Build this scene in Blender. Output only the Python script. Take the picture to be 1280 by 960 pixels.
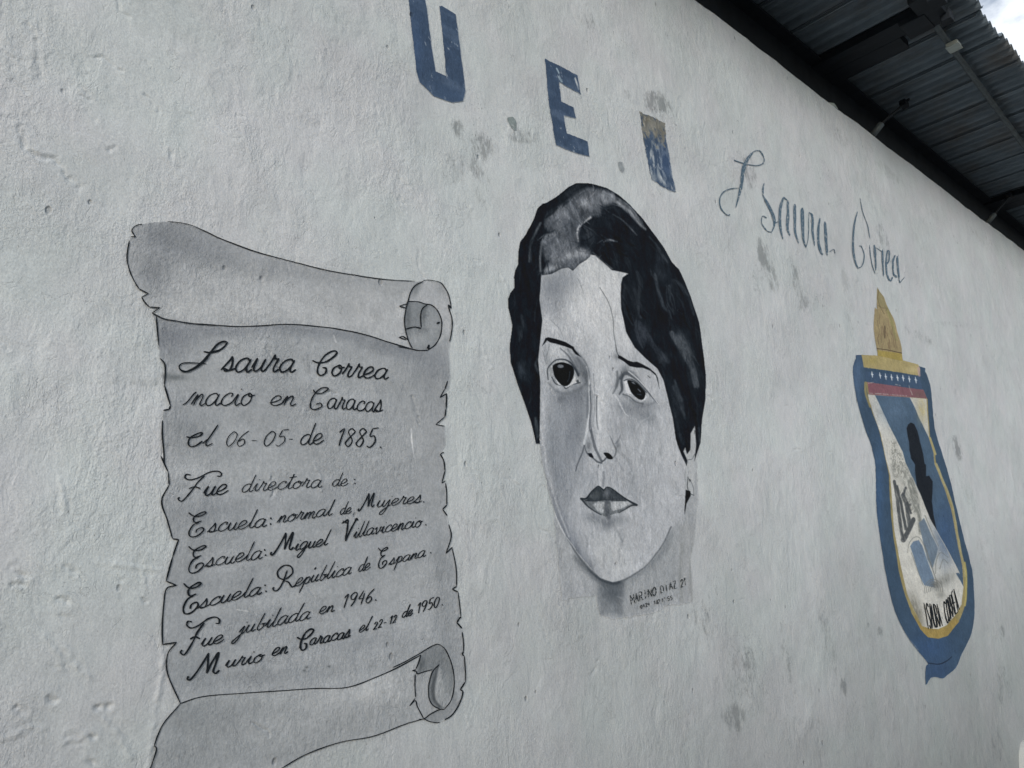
import bpy, math
import numpy as np
from mathutils import Matrix, Vector

S = bpy.context.scene
for o in list(bpy.data.objects):
    bpy.data.objects.remove(o)

# ------------------------------------------------------------------ camera
FPX = 961.0
CX, CY = 640.0, 480.0
hv = np.array([1080.0, 168.0, FPX]); XC = hv / np.linalg.norm(hv)
vv = np.array([-208.0, -4158.0, FPX]); vv = vv - XC * (vv @ XC); UC = vv / np.linalg.norm(vv)
YC = np.cross(UC, XC)
if YC[2] < 0: YC = -YC
CAM = np.array([0.0, -1.6, 1.6])
cam_d = bpy.data.cameras.new('camera'); cam = bpy.data.objects.new('camera', cam_d)
S.collection.objects.link(cam)
cam_d.sensor_width = 36; cam_d.lens = FPX / 1280 * 36
cam_d.clip_start = 0.05; cam_d.clip_end = 3000
right = Vector((XC[0], YC[0], UC[0])); down = Vector((XC[1], YC[1], UC[1])); fwd = Vector((XC[2], YC[2], UC[2]))
m = Matrix((right, -down, -fwd)).transposed().to_4x4(); m.translation = Vector(CAM)
cam.matrix_world = m
S.camera = cam
S.render.resolution_x, S.render.resolution_y = 1024, 768

# ------------------------------------------------------------------ light
S.view_settings.view_transform = 'Standard'; S.view_settings.look = 'None'
S.view_settings.gamma = 1.0; S.view_settings.exposure = -0.02
SUNV = Vector((-0.74, -0.52, 0.34)).normalized()
sd = bpy.data.lights.new('sun', 'SUN'); sd.energy = 1.6; sd.angle = math.radians(14); sd.color = (1.0, 0.98, 0.95)
sun = bpy.data.objects.new('sun', sd); S.collection.objects.link(sun)
sun.rotation_euler = SUNV.to_track_quat('Z', 'Y').to_euler()
W = bpy.data.worlds.new('World'); S.world = W; W.use_nodes = True
nt = W.node_tree; nt.nodes.clear()
def nd(t, typ, **kw):
    n = t.nodes.new(typ)
    for k, v in kw.items():
        if hasattr(n, k): setattr(n, k, v)
        else: n.inputs[k.replace('_', ' ')].default_value = v
    return n
sky = nd(nt, 'ShaderNodeTexSky', sky_type='NISHITA', sun_disc=False)
sky.sun_elevation = math.asin(SUNV.z); sky.sun_rotation = math.atan2(SUNV.x, SUNV.y)
tc = nd(nt, 'ShaderNodeTexCoord')
mp = nd(nt, 'ShaderNodeMapping'); mp.inputs['Scale'].default_value = (1, 1, 2.0); mp.inputs['Location'].default_value = (0.9, 0.4, 0.2)
cn = nd(nt, 'ShaderNodeTexNoise'); cn.inputs['Scale'].default_value = 5.0; cn.inputs['Detail'].default_value = 7; cn.inputs['Roughness'].default_value = 0.55
cr = nd(nt, 'ShaderNodeValToRGB'); cr.color_ramp.elements[0].position = 0.46; cr.color_ramp.elements[1].position = 0.58
mixc = nd(nt, 'ShaderNodeMixRGB'); mixc.inputs['Color2'].default_value = (8.6, 9.1, 9.8, 1)
bg = nd(nt, 'ShaderNodeBackground'); bg.inputs['Strength'].default_value = 0.12
wo = nd(nt, 'ShaderNodeOutputWorld')
L = nt.links.new
L(tc.outputs['Generated'], mp.inputs[0]); L(mp.outputs[0], cn.inputs[0]); L(cn.outputs['Fac'], cr.inputs[0])
L(cr.outputs[0], mixc.inputs[0]); L(sky.outputs[0], mixc.inputs[1]); L(mixc.outputs[0], bg.inputs[0]); L(bg.outputs[0], wo.inputs[0])

# ------------------------------------------------------------------ helpers
rng = np.random.default_rng(7)
def unproj(px, py, plane_y=0.0):
    """photo pixel -> point of the plane y = plane_y (arrays)."""
    px = np.asarray(px, float); py = np.asarray(py, float)
    d = np.stack([px - CX, py - CY, np.full(px.shape, FPX)], -1)
    r = np.stack([d @ XC, d @ YC, d @ UC], -1)
    t = (plane_y - CAM[1]) / r[..., 1]
    return CAM + r * t[..., None]
def unproj_z(px, py, z):
    d = np.array([px - CX, py - CY, FPX]); r = np.array([d @ XC, d @ YC, d @ UC])
    return CAM + r * ((z - CAM[2]) / r[2])
def proj(P):
    q = np.asarray(P) - CAM
    c = q[..., 0:1] * XC + q[..., 1:2] * YC + q[..., 2:3] * UC
    return c[..., 0] / c[..., 2] * FPX + CX, c[..., 1] / c[..., 2] * FPX + CY, c[..., 2]

_tab = rng.random((256, 256))
def vnoise(x, y, seed=0):
    x = np.asarray(x, float) + seed * 37.13; y = np.asarray(y, float) + seed * 91.7
    xi = np.floor(x).astype(int); yi = np.floor(y).astype(int)
    fx = x - xi; fy = y - yi
    fx = fx * fx * (3 - 2 * fx); fy = fy * fy * (3 - 2 * fy)
    a = _tab[xi & 255, yi & 255]; b = _tab[(xi + 1) & 255, yi & 255]
    c = _tab[xi & 255, (yi + 1) & 255]; d = _tab[(xi + 1) & 255, (yi + 1) & 255]
    return (a * (1 - fx) + b * fx) * (1 - fy) + (c * (1 - fx) + d * fx) * fy
def fbm(x, y, o=4, seed=0, g=0.5):
    s = 0; a = 1; t = 0
    for i in range(o):
        s = s + a * vnoise(x * 2 ** i, y * 2 ** i, seed + i * 3); t += a; a *= g
    return s / t

def relief(u, w):
    """how far the plaster face stands out towards the viewer (metres)"""
    h = 0.016 * (fbm(u * 1.3, w * 1.3, 3, 1) - 0.5) + 0.007 * (fbm(u * 6, w * 5, 3, 5) - 0.5)
    h = h + 0.0026 * (fbm(u * 24 + w * 9, w * 20, 3, 9) - 0.5)
    u = np.asarray(u, float); w = np.asarray(w, float); h = np.array(h, float, ndmin=1); U1 = np.atleast_1d(u); W1 = np.atleast_1d(w)
    ua, ub, wa, wb = U1.min(), U1.max(), W1.min(), W1.max()
    for (bx0, bx1, bz0, bz1, seg, dep, sig) in GOUGES:
        if bx1 < ua or bx0 > ub or bz1 < wa or bz0 > wb: continue
        m_ = (U1 > bx0) & (U1 < bx1) & (W1 > bz0) & (W1 < bz1)
        if not m_.any(): continue
        X = U1[m_]; Yv = W1[m_]; best = np.full(X.shape, 1e9)
        X = X + 0.006 * (vnoise(X * 90, Yv * 90, 51) - .5); Yv = Yv + 0.008 * (vnoise(X * 70, Yv * 80, 53) - .5)
        rag = np.clip(1.9 * vnoise(X * 130, Yv * 130, 55) - .15, 0, 1.5)
        for (x1, y1), (x2, y2) in zip(seg[:-1], seg[1:]):
            dx, dy = x2 - x1, y2 - y1; t = np.clip(((X - x1) * dx + (Yv - y1) * dy) / (dx * dx + dy * dy + 1e-12), 0, 1)
            best = np.minimum(best, (X - x1 - t * dx) ** 2 + (Yv - y1 - t * dy) ** 2)
        h[m_] += rag * dep * (np.exp(-best / (2 * sig * sig)) - 0.35 * np.exp(-best / (2 * (2.4 * sig) ** 2)))
    return h.reshape(u.shape) if u.shape else h[0]
# trowel nicks, scratches and drips pressed into the plaster (traced where the photo shows them, the rest scattered)
GOUGES = []
def gouge(pts, dep, sig, px=True):
    if px:
        P = unproj(np.array([p[0] for p in pts], float), np.array([p[1] for p in pts], float)); seg = [(a[0], a[2]) for a in P]
    else: seg = pts
    xs = [a[0] for a in seg]; ys = [a[1] for a in seg]; k = sig * 6
    GOUGES.append((min(xs) - k, max(xs) + k, min(ys) - k, max(ys) + k, seg, dep, sig))
for p in [[(0, 260), (50, 285), (100, 312)], [(400, 440), (440, 470)], [(400, 480), (445, 500)], [(585, 0), (600, 70), (640, 92)], [(450, 290), (520, 290), (560, 330), (610, 355)], [(720, 480), (745, 500), (790, 550), (788, 590)],
          [(430, 560), (470, 600)], [(1130, 65), (1146, 110)], [(1185, 582), (1212, 588)], [(925, 570), (950, 585)], [(545, 755), (575, 750)], [(850, 765), (855, 790)], [(60, 410), (130, 465)], [(885, 830), (910, 858)], [(15, 590), (60, 605)], [(730, 320), (750, 360)]]:
    gouge([(a / 4, b / 4) for a, b in p], -0.0032, 0.0028)
gouge([(25, 160), (30, 185), (45, 198), (65, 200), (80, 218), (98, 235)], -0.004, 0.005); gouge([(35, 30), (44, 48), (48, 75), (52, 100)], -0.003, 0.004)
for p in [[(40, 290), (85, 325)], [(220, 290), (250, 306)], [(195, 398), (228, 410)], [(50, 763), (85, 775)], [(320, 760), (370, 755)], [(230, 885), (282, 880)], [(225, 855), (255, 858)], [(300, 850), (315, 862)], [(480, 395), (487, 402)], [(398, 330), (405, 338)], [(45, 347), (90, 347)], [(290, 940), (320, 945)], [(165, 730), (190, 735)]]:
    gouge([(a / 2.667, 600 + b / 2.667) for a, b in p], -0.005, 0.0032)
for p in [[(330, 780), (380, 830), (412, 880), (440, 920)], [(150, 515), (185, 570), (210, 630)], [(220, 560), (245, 610), (270, 650), (300, 662)], [(100, 828), (60, 848), (0, 862)], [(200, 0), (212, 60), (216, 125)], [(470, 290), (478, 340), (486, 395)], [(330, 270), (400, 285), (470, 292), (530, 300)], [(530, 500), (545, 600), (530, 700), (505, 850), (498, 960)]]:
    gouge([(a / 2.667, 600 + b / 2.667) for a, b in p], 0.0026, 0.0034)
_r = np.random.default_rng(11)
for _i in range(230):
    d_ = _r.beta(1.1, 1.7) * 5.6 + 0.05; z_ = _r.uniform(0.4, 4.0); a_ = _r.normal(-0.9, 0.5); l_ = _r.uniform(0.006, 0.05)
    p0 = (d_, z_); p1 = (d_ + math.cos(a_) * l_, z_ + math.sin(a_) * l_); p2 = (p1[0] + math.cos(a_ + _r.normal(0, .6)) * l_ * .7, p1[1] + math.sin(a_ + _r.normal(0, .6)) * l_ * .7)
    gouge([p0, p1, p2], _r.choice([-1, -1, 1]) * _r.uniform(.0012, .0034), _r.uniform(.0022, .004), False)
def wall_pt(px, py, off=0.0):
    P = unproj(px, py)
    P[..., 1] = -relief(P[..., 0], P[..., 2]) - off
    return P

def s2l(c):
    c = np.asarray(c, float) / 255.0
    return np.where(c <= 0.04045, c / 12.92, ((c + 0.055) / 1.055) ** 2.4)
A_WALL = np.array([0.640, 0.657, 0.662])

def cat(pts, n=8, closed=False):
    p = np.asarray(pts, float)
    if len(p) < 3 and not closed:
        t = np.linspace(0, 1, n + 1)[:, None]; return p[0] * (1 - t) + p[1] * t
    if closed: q = np.vstack([p[-1], p, p[0], p[1]])
    else: q = np.vstack([2 * p[0] - p[1], p, 2 * p[-1] - p[-2]])
    out = []; t = np.linspace(0, 1, n, endpoint=False)[:, None]
    for i in range(1, len(q) - 2):
        a, b, c, d = q[i - 1], q[i], q[i + 1], q[i + 2]
        out.append(0.5 * (2 * b + (c - a) * t + (2 * a - 5 * b + 4 * c - d) * t ** 2 + (3 * b - a - 3 * c + d) * t ** 3))
    if not closed: out.append(p[-1:])
    return np.vstack(out)

def Z(x0, y0, s, pts):
    return [(x0 + p[0] / s, y0 + p[1] / s) + tuple(p[2:]) for p in pts]

# ------------------------------------------------------------------ object helpers
COL = S.collection
def tag(o, label=None, cat_=None, group=None, kind=None):
    if label: o['label'] = label
    if cat_: o['category'] = cat_
    if group: o['group'] = group
    if kind: o['kind'] = kind
    return o
def empty(name, loc, **k):
    o = bpy.data.objects.new(name, None); o.empty_display_size = 0.1; o.location = loc; COL.objects.link(o)
    tag(o, **k); return o
def mesh_np(name, V, F, mat, parent=None, col=None, smooth=True):
    V = np.asarray(V, np.float32); F = np.asarray(F, np.int32)
    if parent is not None:
        V = V - np.array(parent_world(parent), np.float32)
    me = bpy.data.meshes.new(name)
    me.vertices.add(len(V)); me.vertices.foreach_set('co', V.ravel())
    k = F.shape[1]
    me.loops.add(len(F) * k); me.loops.foreach_set('vertex_index', F.ravel())
    me.polygons.add(len(F)); me.polygons.foreach_set('loop_start', np.arange(0, len(F) * k, k, dtype=np.int32))
    me.polygons.foreach_set('loop_total', np.full(len(F), k, np.int32))
    me.update(calc_edges=True)
    if smooth: me.polygons.foreach_set('use_smooth', np.ones(len(F), bool))
    if col is not None:
        a = me.color_attributes.new('Col', 'FLOAT_COLOR', 'POINT')
        c4 = np.ones((len(V), 4), np.float32); c4[:, :3] = col; a.data.foreach_set('color', c4.ravel())
    me.materials.append(mat); me.update()
    o = bpy.data.objects.new(name, me); COL.objects.link(o)
    if parent is not None: o.parent = parent
    return o
def parent_world(p):
    l = Vector(p.location)
    while p.parent: p = p.parent; l = l + p.location
    return l
def boxes(lst):
    V = []; F = []
    for (c, s, *r) in lst:
        b = len(V)
        for sx in (-1, 1):
            for sy in (-1, 1):
                for sz in (-1, 1):
                    v = Vector((sx * s[0] / 2, sy * s[1] / 2, sz * s[2] / 2))
                    if r: v = r[0] @ v
                    V.append(Vector(c) + v)
        F += [[b + i for i in q] for q in ((0, 1, 3, 2), (4, 6, 7, 5), (0, 4, 5, 1), (2, 3, 7, 6), (0, 2, 6, 4), (1, 5, 7, 3))]
    return V, F
def tube(pts, r, n=10):
    pts = [Vector(p) for p in pts]; V = []; F = []
    for i, p in enumerate(pts):
        d = (pts[min(i + 1, len(pts) - 1)] - pts[max(i - 1, 0)]).normalized()
        a = d.cross(Vector((0.13, 0.2, 1))).normalized(); b = d.cross(a)
        rr = r[i] if isinstance(r, (list, tuple)) else r
        for k in range(n):
            t = 2 * math.pi * k / n; V.append(p + (a * math.cos(t) + b * math.sin(t)) * rr)
    for i in range(len(pts) - 1):
        for k in range(n):
            F.append([i * n + k, i * n + (k + 1) % n, (i + 1) * n + (k + 1) % n, (i + 1) * n + k])
    c0 = len(V); V.append(pts[0]); V.append(pts[-1])
    for k in range(n):
        F.append([c0, (k + 1) % n, k, k]) ; F.append([c0 + 1, (len(pts) - 1) * n + k, (len(pts) - 1) * n + (k + 1) % n] + [(len(pts) - 1) * n + (k + 1) % n])
    return V, F
def mesh_py(name, VF, mat, parent=None, smooth=False, bevel=0):
    V, F = VF
    F = [list(dict.fromkeys(f)) for f in F]
    off = parent_world(parent) if parent else Vector()
    me = bpy.data.meshes.new(name); me.from_pydata([Vector(v) - off for v in V], [], F); me.validate(); me.materials.append(mat)
    if smooth: me.polygons.foreach_set('use_smooth', [True] * len(me.polygons))
    o = bpy.data.objects.new(name, me); COL.objects.link(o)
    if parent: o.parent = parent
    if bevel:
        b = o.modifiers.new('b', 'BEVEL'); b.width = bevel; b.segments = 2
    return o

# ------------------------------------------------------------------ materials
def relief_group():
    """fine plaster relief (metres) from the world position: grain, trowel creases and pits"""
    g = bpy.data.node_groups.new('plaster_relief', 'ShaderNodeTree')
    g.interface.new_socket('Height', in_out='OUTPUT', socket_type='NodeSocketFloat')
    g.interface.new_socket('Pit', in_out='OUTPUT', socket_type='NodeSocketFloat')
    g.interface.new_socket('Mottle', in_out='OUTPUT', socket_type='NodeSocketFloat')
    g.interface.new_socket('Hue', in_out='OUTPUT', socket_type='NodeSocketFloat')
    out = g.nodes.new('NodeGroupOutput'); l = g.links.new
    geo = nd(g, 'ShaderNodeNewGeometry')
    def noise(scale, detail, rough=0.5, stretch=(1, 1, 1), rot=(0, 0, 0), dist=0.0, loc=(0, 0, 0)):
        mp = nd(g, 'ShaderNodeMapping'); mp.inputs['Scale'].default_value = stretch; mp.inputs['Rotation'].default_value = rot; mp.inputs['Location'].default_value = loc
        n = nd(g, 'ShaderNodeTexNoise'); n.inputs['Scale'].default_value = scale; n.inputs['Detail'].default_value = detail
        n.inputs['Roughness'].default_value = rough; n.inputs['Distortion'].default_value = dist
        l(geo.outputs['Position'], mp.inputs[0]); l(mp.outputs[0], n.inputs[0]); return n.outputs['Fac']
    def M(op, a, b=None, c=None, clamp=False):
        n = nd(g, 'ShaderNodeMath', operation=op); n.use_clamp = clamp
        for i, v in enumerate((a, b, c)):
            if v is None: continue
            if isinstance(v, (int, float)): n.inputs[i].default_value = v
            else: l(v, n.inputs[i])
        return n.outputs[0]
    def MR(v, a, b, c=0.0, d=1.0):
        n = nd(g, 'ShaderNodeMapRange', interpolation_type='SMOOTHSTEP')
        l(v, n.inputs[0]); n.inputs[1].default_value = a; n.inputs[2].default_value = b; n.inputs[3].default_value = c; n.inputs[4].default_value = d
        return n.outputs[0]
    patch = MR(noise(3.2, 3, loc=(5, 0, 2)), 0.40, 0.62)                     # where the coat is rougher
    grain = noise(260, 3, 0.6)
    grain2 = noise(85, 4, 0.6, stretch=(1, 1, 0.75), rot=(0, 0.5, 0))
    tr = M('MULTIPLY', noise(15, 5, 0.55, stretch=(1.25, 1, 0.7), rot=(0, 0.55, 0), dist=0.7), M('MULTIPLY_ADD', MR(noise(1.7, 2, loc=(3, 3, 4)), 0.38, 0.62), 0.8, 0.35))
    crn = noise(9, 4, 0.6, stretch=(1.3, 1, 0.8), rot=(0, -0.6, 0), dist=1.4, loc=(3, 1, 9))
    crease = MR(M('ABSOLUTE', M('SUBTRACT', crn, 0.5)), 0.0, 0.012, 1.0, 0.0)
    cmask = MR(noise(6.0, 2, loc=(9, 4, 1)), 0.55, 0.68)
    crease = M('MULTIPLY', crease, cmask)
    crn2 = noise(22, 3, 0.6, stretch=(1.0, 1, 0.6), rot=(0, 0.7, 0), dist=1.0, loc=(13, 1, 5))
    crease2 = M('MULTIPLY', MR(M('ABSOLUTE', M('SUBTRACT', crn2, 0.47)), 0.0, 0.02, 1.0, 0.0), MR(noise(11, 2, loc=(2, 2, 7)), 0.56, 0.66))
    vm = nd(g, 'ShaderNodeMapping'); vm.inputs['Scale'].default_value = (1, 1, 0.7); vm.inputs['Rotation'].default_value = (0, 0.4, 0)
    vo = nd(g, 'ShaderNodeTexVoronoi'); vo.inputs['Scale'].default_value = 26; vo.inputs['Randomness'].default_value = 1.0
    l(geo.outputs['Position'], vm.inputs[0]); l(vm.outputs[0], vo.inputs[0])
    sep = nd(g, 'ShaderNodeSeparateColor'); l(vo.outputs['Color'], sep.inputs[0])
    rad = MR(sep.outputs[0], 0.86, 1.0, 0.0, 0.20)
    pit = M('MULTIPLY', MR(M('SUBTRACT', vo.outputs['Distance'], rad), -0.10, 0.0, 1.0, 0.0), MR(sep.outputs[0], 0.86, 0.88))
    h = M('MULTIPLY', grain, M('MULTIPLY_ADD', patch, 0.00050, 0.00035))
    h = M('MULTIPLY_ADD', grain2, M('MULTIPLY_ADD', patch, 0.0009, 0.0004), h)
    h = M('MULTIPLY_ADD', tr, 0.0030, h)
    sk = noise(46, 5, 0.65, stretch=(1.5, 1, 0.55), rot=(0, 0.3, 0), loc=(7, 2, 1))
    h = M('MULTIPLY_ADD', sk, M('MULTIPLY_ADD', patch, 0.0012, 0.0005), h)
    h = M('MULTIPLY_ADD', crease, -0.0003, h)
    h = M('MULTIPLY_ADD', crease2, -0.0003, h)
    h = M('MULTIPLY_ADD', pit, -0.0018, h)
    l(h, out.inputs['Height']); l(M('MAXIMUM', pit, M('MULTIPLY', crease, 0.5)), out.inputs['Pit'])
    mot = M('ADD', M('MULTIPLY', noise(2.1, 5, 0.6, loc=(1, 1, 1)), 0.6), M('MULTIPLY', noise(14, 4, 0.65, stretch=(1.2, 1, .6), loc=(4, 1, 1)), 0.4))
    l(mot, out.inputs['Mottle']); l(noise(4.5, 3, 0.5, loc=(8, 3, 8)), out.inputs['Hue'])
    return g
RG = relief_group()
def base_mat(name, rough=0.7, spec=0.3):
    mt = bpy.data.materials.new(name); mt.use_nodes = True; t = mt.node_tree
    b = t.nodes['Principled BSDF']; b.inputs['Roughness'].default_value = rough; b.inputs['Specular IOR Level'].default_value = spec
    return mt, t, b
def plaster_mat(name, kind='wall', color=None, rough=0.72, spec=0.25, gain=1.0, worn=0.0, grainy=0.10):
    mt, t, b = base_mat(name, rough, spec); l = t.links.new
    g = t.nodes.new('ShaderNodeGroup'); g.node_tree = RG
    bm = nd(t, 'ShaderNodeBump'); bm.inputs['Strength'].default_value = 1.0; bm.inputs['Distance'].default_value = gain
    l(g.outputs['Height'], bm.inputs['Height']); l(bm.outputs[0], b.inputs['Normal'])
    if color is None:
        at = nd(t, 'ShaderNodeVertexColor', layer_name='Col'); c = at.outputs[0]
    if kind == 'wall' and color is None:
        dt = nd(t, 'ShaderNodeVertexColor', layer_name='DirtShade'); sp = nd(t, 'ShaderNodeSeparateColor'); l(dt.outputs[0], sp.inputs[0])
        ge = nd(t, 'ShaderNodeNewGeometry')
        def dn(scale, det, rough, st, rot):
            mq = nd(t, 'ShaderNodeMapping'); mq.inputs['Scale'].default_value = st; mq.inputs['Rotation'].default_value = rot
            nq = nd(t, 'ShaderNodeTexNoise'); nq.inputs['Scale'].default_value = scale; nq.inputs['Detail'].default_value = det; nq.inputs['Roughness'].default_value = rough
            l(ge.outputs['Position'], mq.inputs[0]); l(mq.outputs[0], nq.inputs[0]); return nq.outputs['Fac']
        def mth(op, a_, b_, clamp=False):
            n_ = nd(t, 'ShaderNodeMath', operation=op); n_.use_clamp = clamp
            for i_, v_ in enumerate((a_, b_)):
                if isinstance(v_, (int, float)): n_.inputs[i_].default_value = v_
                else: l(v_, n_.inputs[i_])
            return n_.outputs[0]
        # scraped patches: the grey undercoat shows where density beats a ragged noise
        na = dn(38, 9, 0.78, (1.3, 1, 0.6), (0, 0.35, 0)); nb = dn(150, 4, 0.7, (1.3, 1, 0.45), (0, 0.3, 0))
        fa = mth('MULTIPLY', mth('SUBTRACT', mth('ADD', mth('MULTIPLY', sp.outputs[0], 0.42), mth('ADD', mth('MULTIPLY', na, 0.6), mth('MULTIPLY', nb, 0.4))), 0.635), 6.0, True)
        bd = mth('MULTIPLY', mth('SUBTRACT', dn(2.6, 3, 0.55, (1, 1, 0.6), (0, 0, 0)), 0.30), 1.5, True)
        fb = mth('MULTIPLY', mth('SUBTRACT', mth('ADD', mth('MULTIPLY', mth('MAXIMUM', sp.outputs[1], bd), 0.17), nb), 0.715), 12.0, True)
        fa = mth('MULTIPLY', fa, mth('GREATER_THAN', sp.outputs[0], 0.01))
        m1 = nd(t, 'ShaderNodeMixRGB'); m1.inputs[1].default_value = (*A_WALL, 1); l(c, m1.inputs[2]); l(mth('MULTIPLY', fa, 0.55), m1.inputs[0])
        m2 = nd(t, 'ShaderNodeMixRGB'); m2.inputs[2].default_value = (0.11, 0.12, 0.12, 1); l(m1.outputs[0], m2.inputs[1]); l(mth('MULTIPLY', fb, 0.75), m2.inputs[0])
        nc = dn(58, 6, 0.82, (1.5, 1, 0.42), (0, 0.25, 0))
        fc = mth('MULTIPLY', mth('SUBTRACT', mth('ADD', mth('MULTIPLY', mth('MAXIMUM', sp.outputs[1], bd), 0.10), nc), 0.695), 12.0, True)
        m4 = nd(t, 'ShaderNodeMixRGB'); m4.inputs[2].default_value = (0.20, 0.215, 0.215, 1); l(m2.outputs[0], m4.inputs[1]); l(mth('MULTIPLY', fc, 0.6), m4.inputs[0]); m2 = m4
        # grime plus the fall-off of light down the wall, painted as a darker tint
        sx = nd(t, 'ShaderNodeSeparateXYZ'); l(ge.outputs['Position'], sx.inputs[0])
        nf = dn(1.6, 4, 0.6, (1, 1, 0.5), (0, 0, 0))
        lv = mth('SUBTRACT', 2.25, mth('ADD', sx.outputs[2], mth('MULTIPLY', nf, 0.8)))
        shade_tint = mth('MULTIPLY', lv, 0.50, True); shade_tint = mth('MULTIPLY', shade_tint, 0.97)
        m3 = nd(t, 'ShaderNodeMixRGB'); m3.inputs[2].default_value = (0.175, 0.19, 0.185, 1); l(m2.outputs[0], m3.inputs[1]); l(shade_tint, m3.inputs[0])
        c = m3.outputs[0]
    elif color is not None:
        rgb = nd(t, 'ShaderNodeRGB'); rgb.outputs[0].default_value = (*color, 1); c = rgb.outputs[0]
    def mul(c, f):
        n = nd(t, 'ShaderNodeVectorMath', operation='SCALE'); l(c, n.inputs[0])
        l(f, n.inputs['Scale']); return n.outputs[0]
    def mr(v, a, b_, c_, d):
        n = nd(t, 'ShaderNodeMapRange'); l(v, n.inputs[0])
        for i, q in enumerate((a, b_, c_, d)): n.inputs[i + 1].default_value = q
        return n.outputs[0]
    amp = 0.13 if kind == 'wall' else 0.07
    c = mul(c, mr(g.outputs['Mottle'], 0.3, 0.7, 1 - amp, 1 + amp * 0.8))
    # brushy fine variation
    geo = nd(t, 'ShaderNodeNewGeometry'); mpn = nd(t, 'ShaderNodeMapping'); mpn.inputs['Scale'].default_value = (1, 1, 1)
    n2 = nd(t, 'ShaderNodeTexNoise'); n2.inputs['Scale'].default_value = 240; n2.inputs['Detail'].default_value = 4; n2.inputs['Roughness'].default_value = 0.7
    l(geo.outputs['Position'], mpn.inputs[0]); l(mpn.outputs[0], n2.inputs[0])
    c = mul(c, mr(n2.outputs['Fac'], 0.3, 0.7, 1 - grainy, 1 + grainy))
    c = mul(c, mr(g.outputs['Pit'], 0, 1, 1.0, 0.78))
    if kind == 'wall':
        hm = nd(t, 'ShaderNodeMixRGB', blend_type='MULTIPLY'); hm.inputs[0].default_value = 1
        ramp = nd(t, 'ShaderNodeValToRGB'); e = ramp.color_ramp.elements
        e[0].position = .36; e[0].color = (0.97, 1.0, 0.985, 1); e[1].position = .64; e[1].color = (1.0, 0.99, 0.995, 1)
        l(g.outputs['Hue'], ramp.inputs[0]); l(c, hm.inputs[1]); l(ramp.outputs[0], hm.inputs[2]); c = hm.outputs[0]
    if worn > 0:
        n3 = nd(t, 'ShaderNodeTexNoise'); n3.inputs['Scale'].default_value = 120; n3.inputs['Detail'].default_value = 5; n3.inputs['Roughness'].default_value = 0.75
        l(geo.outputs['Position'], n3.inputs[0])
        mx = nd(t, 'ShaderNodeMixRGB'); mx.inputs[2].default_value = (*A_WALL, 1); l(mr(n3.outputs['Fac'], 0.60 - worn * .2, 0.64 - worn * .1, 0, 1), mx.inputs[0])
        l(c, mx.inputs[1]); c = mx.outputs[0]
    l(c, b.inputs['Base Color'])
    return mt
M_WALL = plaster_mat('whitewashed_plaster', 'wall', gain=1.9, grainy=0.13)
M_PAINT = plaster_mat('mural_paint', 'paint', rough=0.75, spec=0.10, gain=1.8, grainy=0.12)
M_INK = plaster_mat('black_brush_paint', 'paint', color=(0.014, 0.018, 0.022), rough=0.7, spec=0.1, gain=1.2, worn=0.0)
M_FADED = plaster_mat('faded_blue_grey_paint', 'paint', color=(0.10, 0.16, 0.215), gain=1.2, worn=0.22, spec=.1)
M_THIN = plaster_mat('thin_black_paint', 'paint', color=(0.05, 0.058, 0.062), gain=1.5, worn=0.3, spec=.1)

def metal_mat(name, col, rough, var=0.35, scale=6.0, metallic=0.3):
    mt, t, b = base_mat(name, rough, 0.4); l = t.links.new
    b.inputs['Metallic'].default_value = metallic
    geo = nd(t, 'ShaderNodeNewGeometry'); n = nd(t, 'ShaderNodeTexNoise'); n.inputs['Scale'].default_value = scale; n.inputs['Detail'].default_value = 7; n.inputs['Roughness'].default_value = 0.7
    mp = nd(t, 'ShaderNodeMapping'); mp.inputs['Scale'].default_value = (2.5, 0.6, 1); l(geo.outputs['Position'], mp.inputs[0]); l(mp.outputs[0], n.inputs[0])
    r = nd(t, 'ShaderNodeValToRGB'); e = r.color_ramp.elements; c = np.array(col)
    e[0].position = 0.3; e[0].color = (*(c * (1 - var)), 1); e[1].position = 0.7; e[1].color = (*(c * (1 + var)), 1)
    l(n.outputs['Fac'], r.inputs[0]); l(r.outputs[0], b.inputs['Base Color'])
    bm = nd(t, 'ShaderNodeBump'); bm.inputs['Distance'].default_value = 0.002; l(n.outputs['Fac'], bm.inputs['Height']); l(bm.outputs[0], b.inputs['Normal'])
    return mt
M_SHEET = metal_mat('weathered_zinc_sheet', (0.17, 0.21, 0.245), 0.7)
_t = M_SHEET.node_tree; _b = _t.nodes['Principled BSDF']; _c = _b.inputs['Base Color'].links[0].from_socket
_g = nd(_t, 'ShaderNodeNewGeometry'); _n = nd(_t, 'ShaderNodeTexNoise'); _n.inputs['Scale'].default_value = 2.2; _n.inputs['Detail'].default_value = 8; _n.inputs['Roughness'].default_value = .7
_m = nd(_t, 'ShaderNodeMapRange'); _m.inputs[1].default_value = .50; _m.inputs[2].default_value = .70; _m.inputs[4].default_value = .55
_x = nd(_t, 'ShaderNodeMixRGB'); _x.inputs[2].default_value = (.16, .125, .095, 1)
_t.links.new(_g.outputs['Position'], _n.inputs[0]); _t.links.new(_n.outputs['Fac'], _m.inputs[0]); _t.links.new(_m.outputs[0], _x.inputs[0]); _t.links.new(_c, _x.inputs[1]); _t.links.new(_x.outputs[0], _b.inputs['Base Color'])
M_STEEL = metal_mat('dark_painted_steel', (0.016, 0.021, 0.028), 0.7)
M_PIPE = metal_mat('grey_galvanised_pipe', (0.10, 0.12, 0.13), 0.6)
M_BOX = metal_mat('pale_box_metal', (0.42, 0.46, 0.43), 0.6, 0.15, 20)
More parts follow.
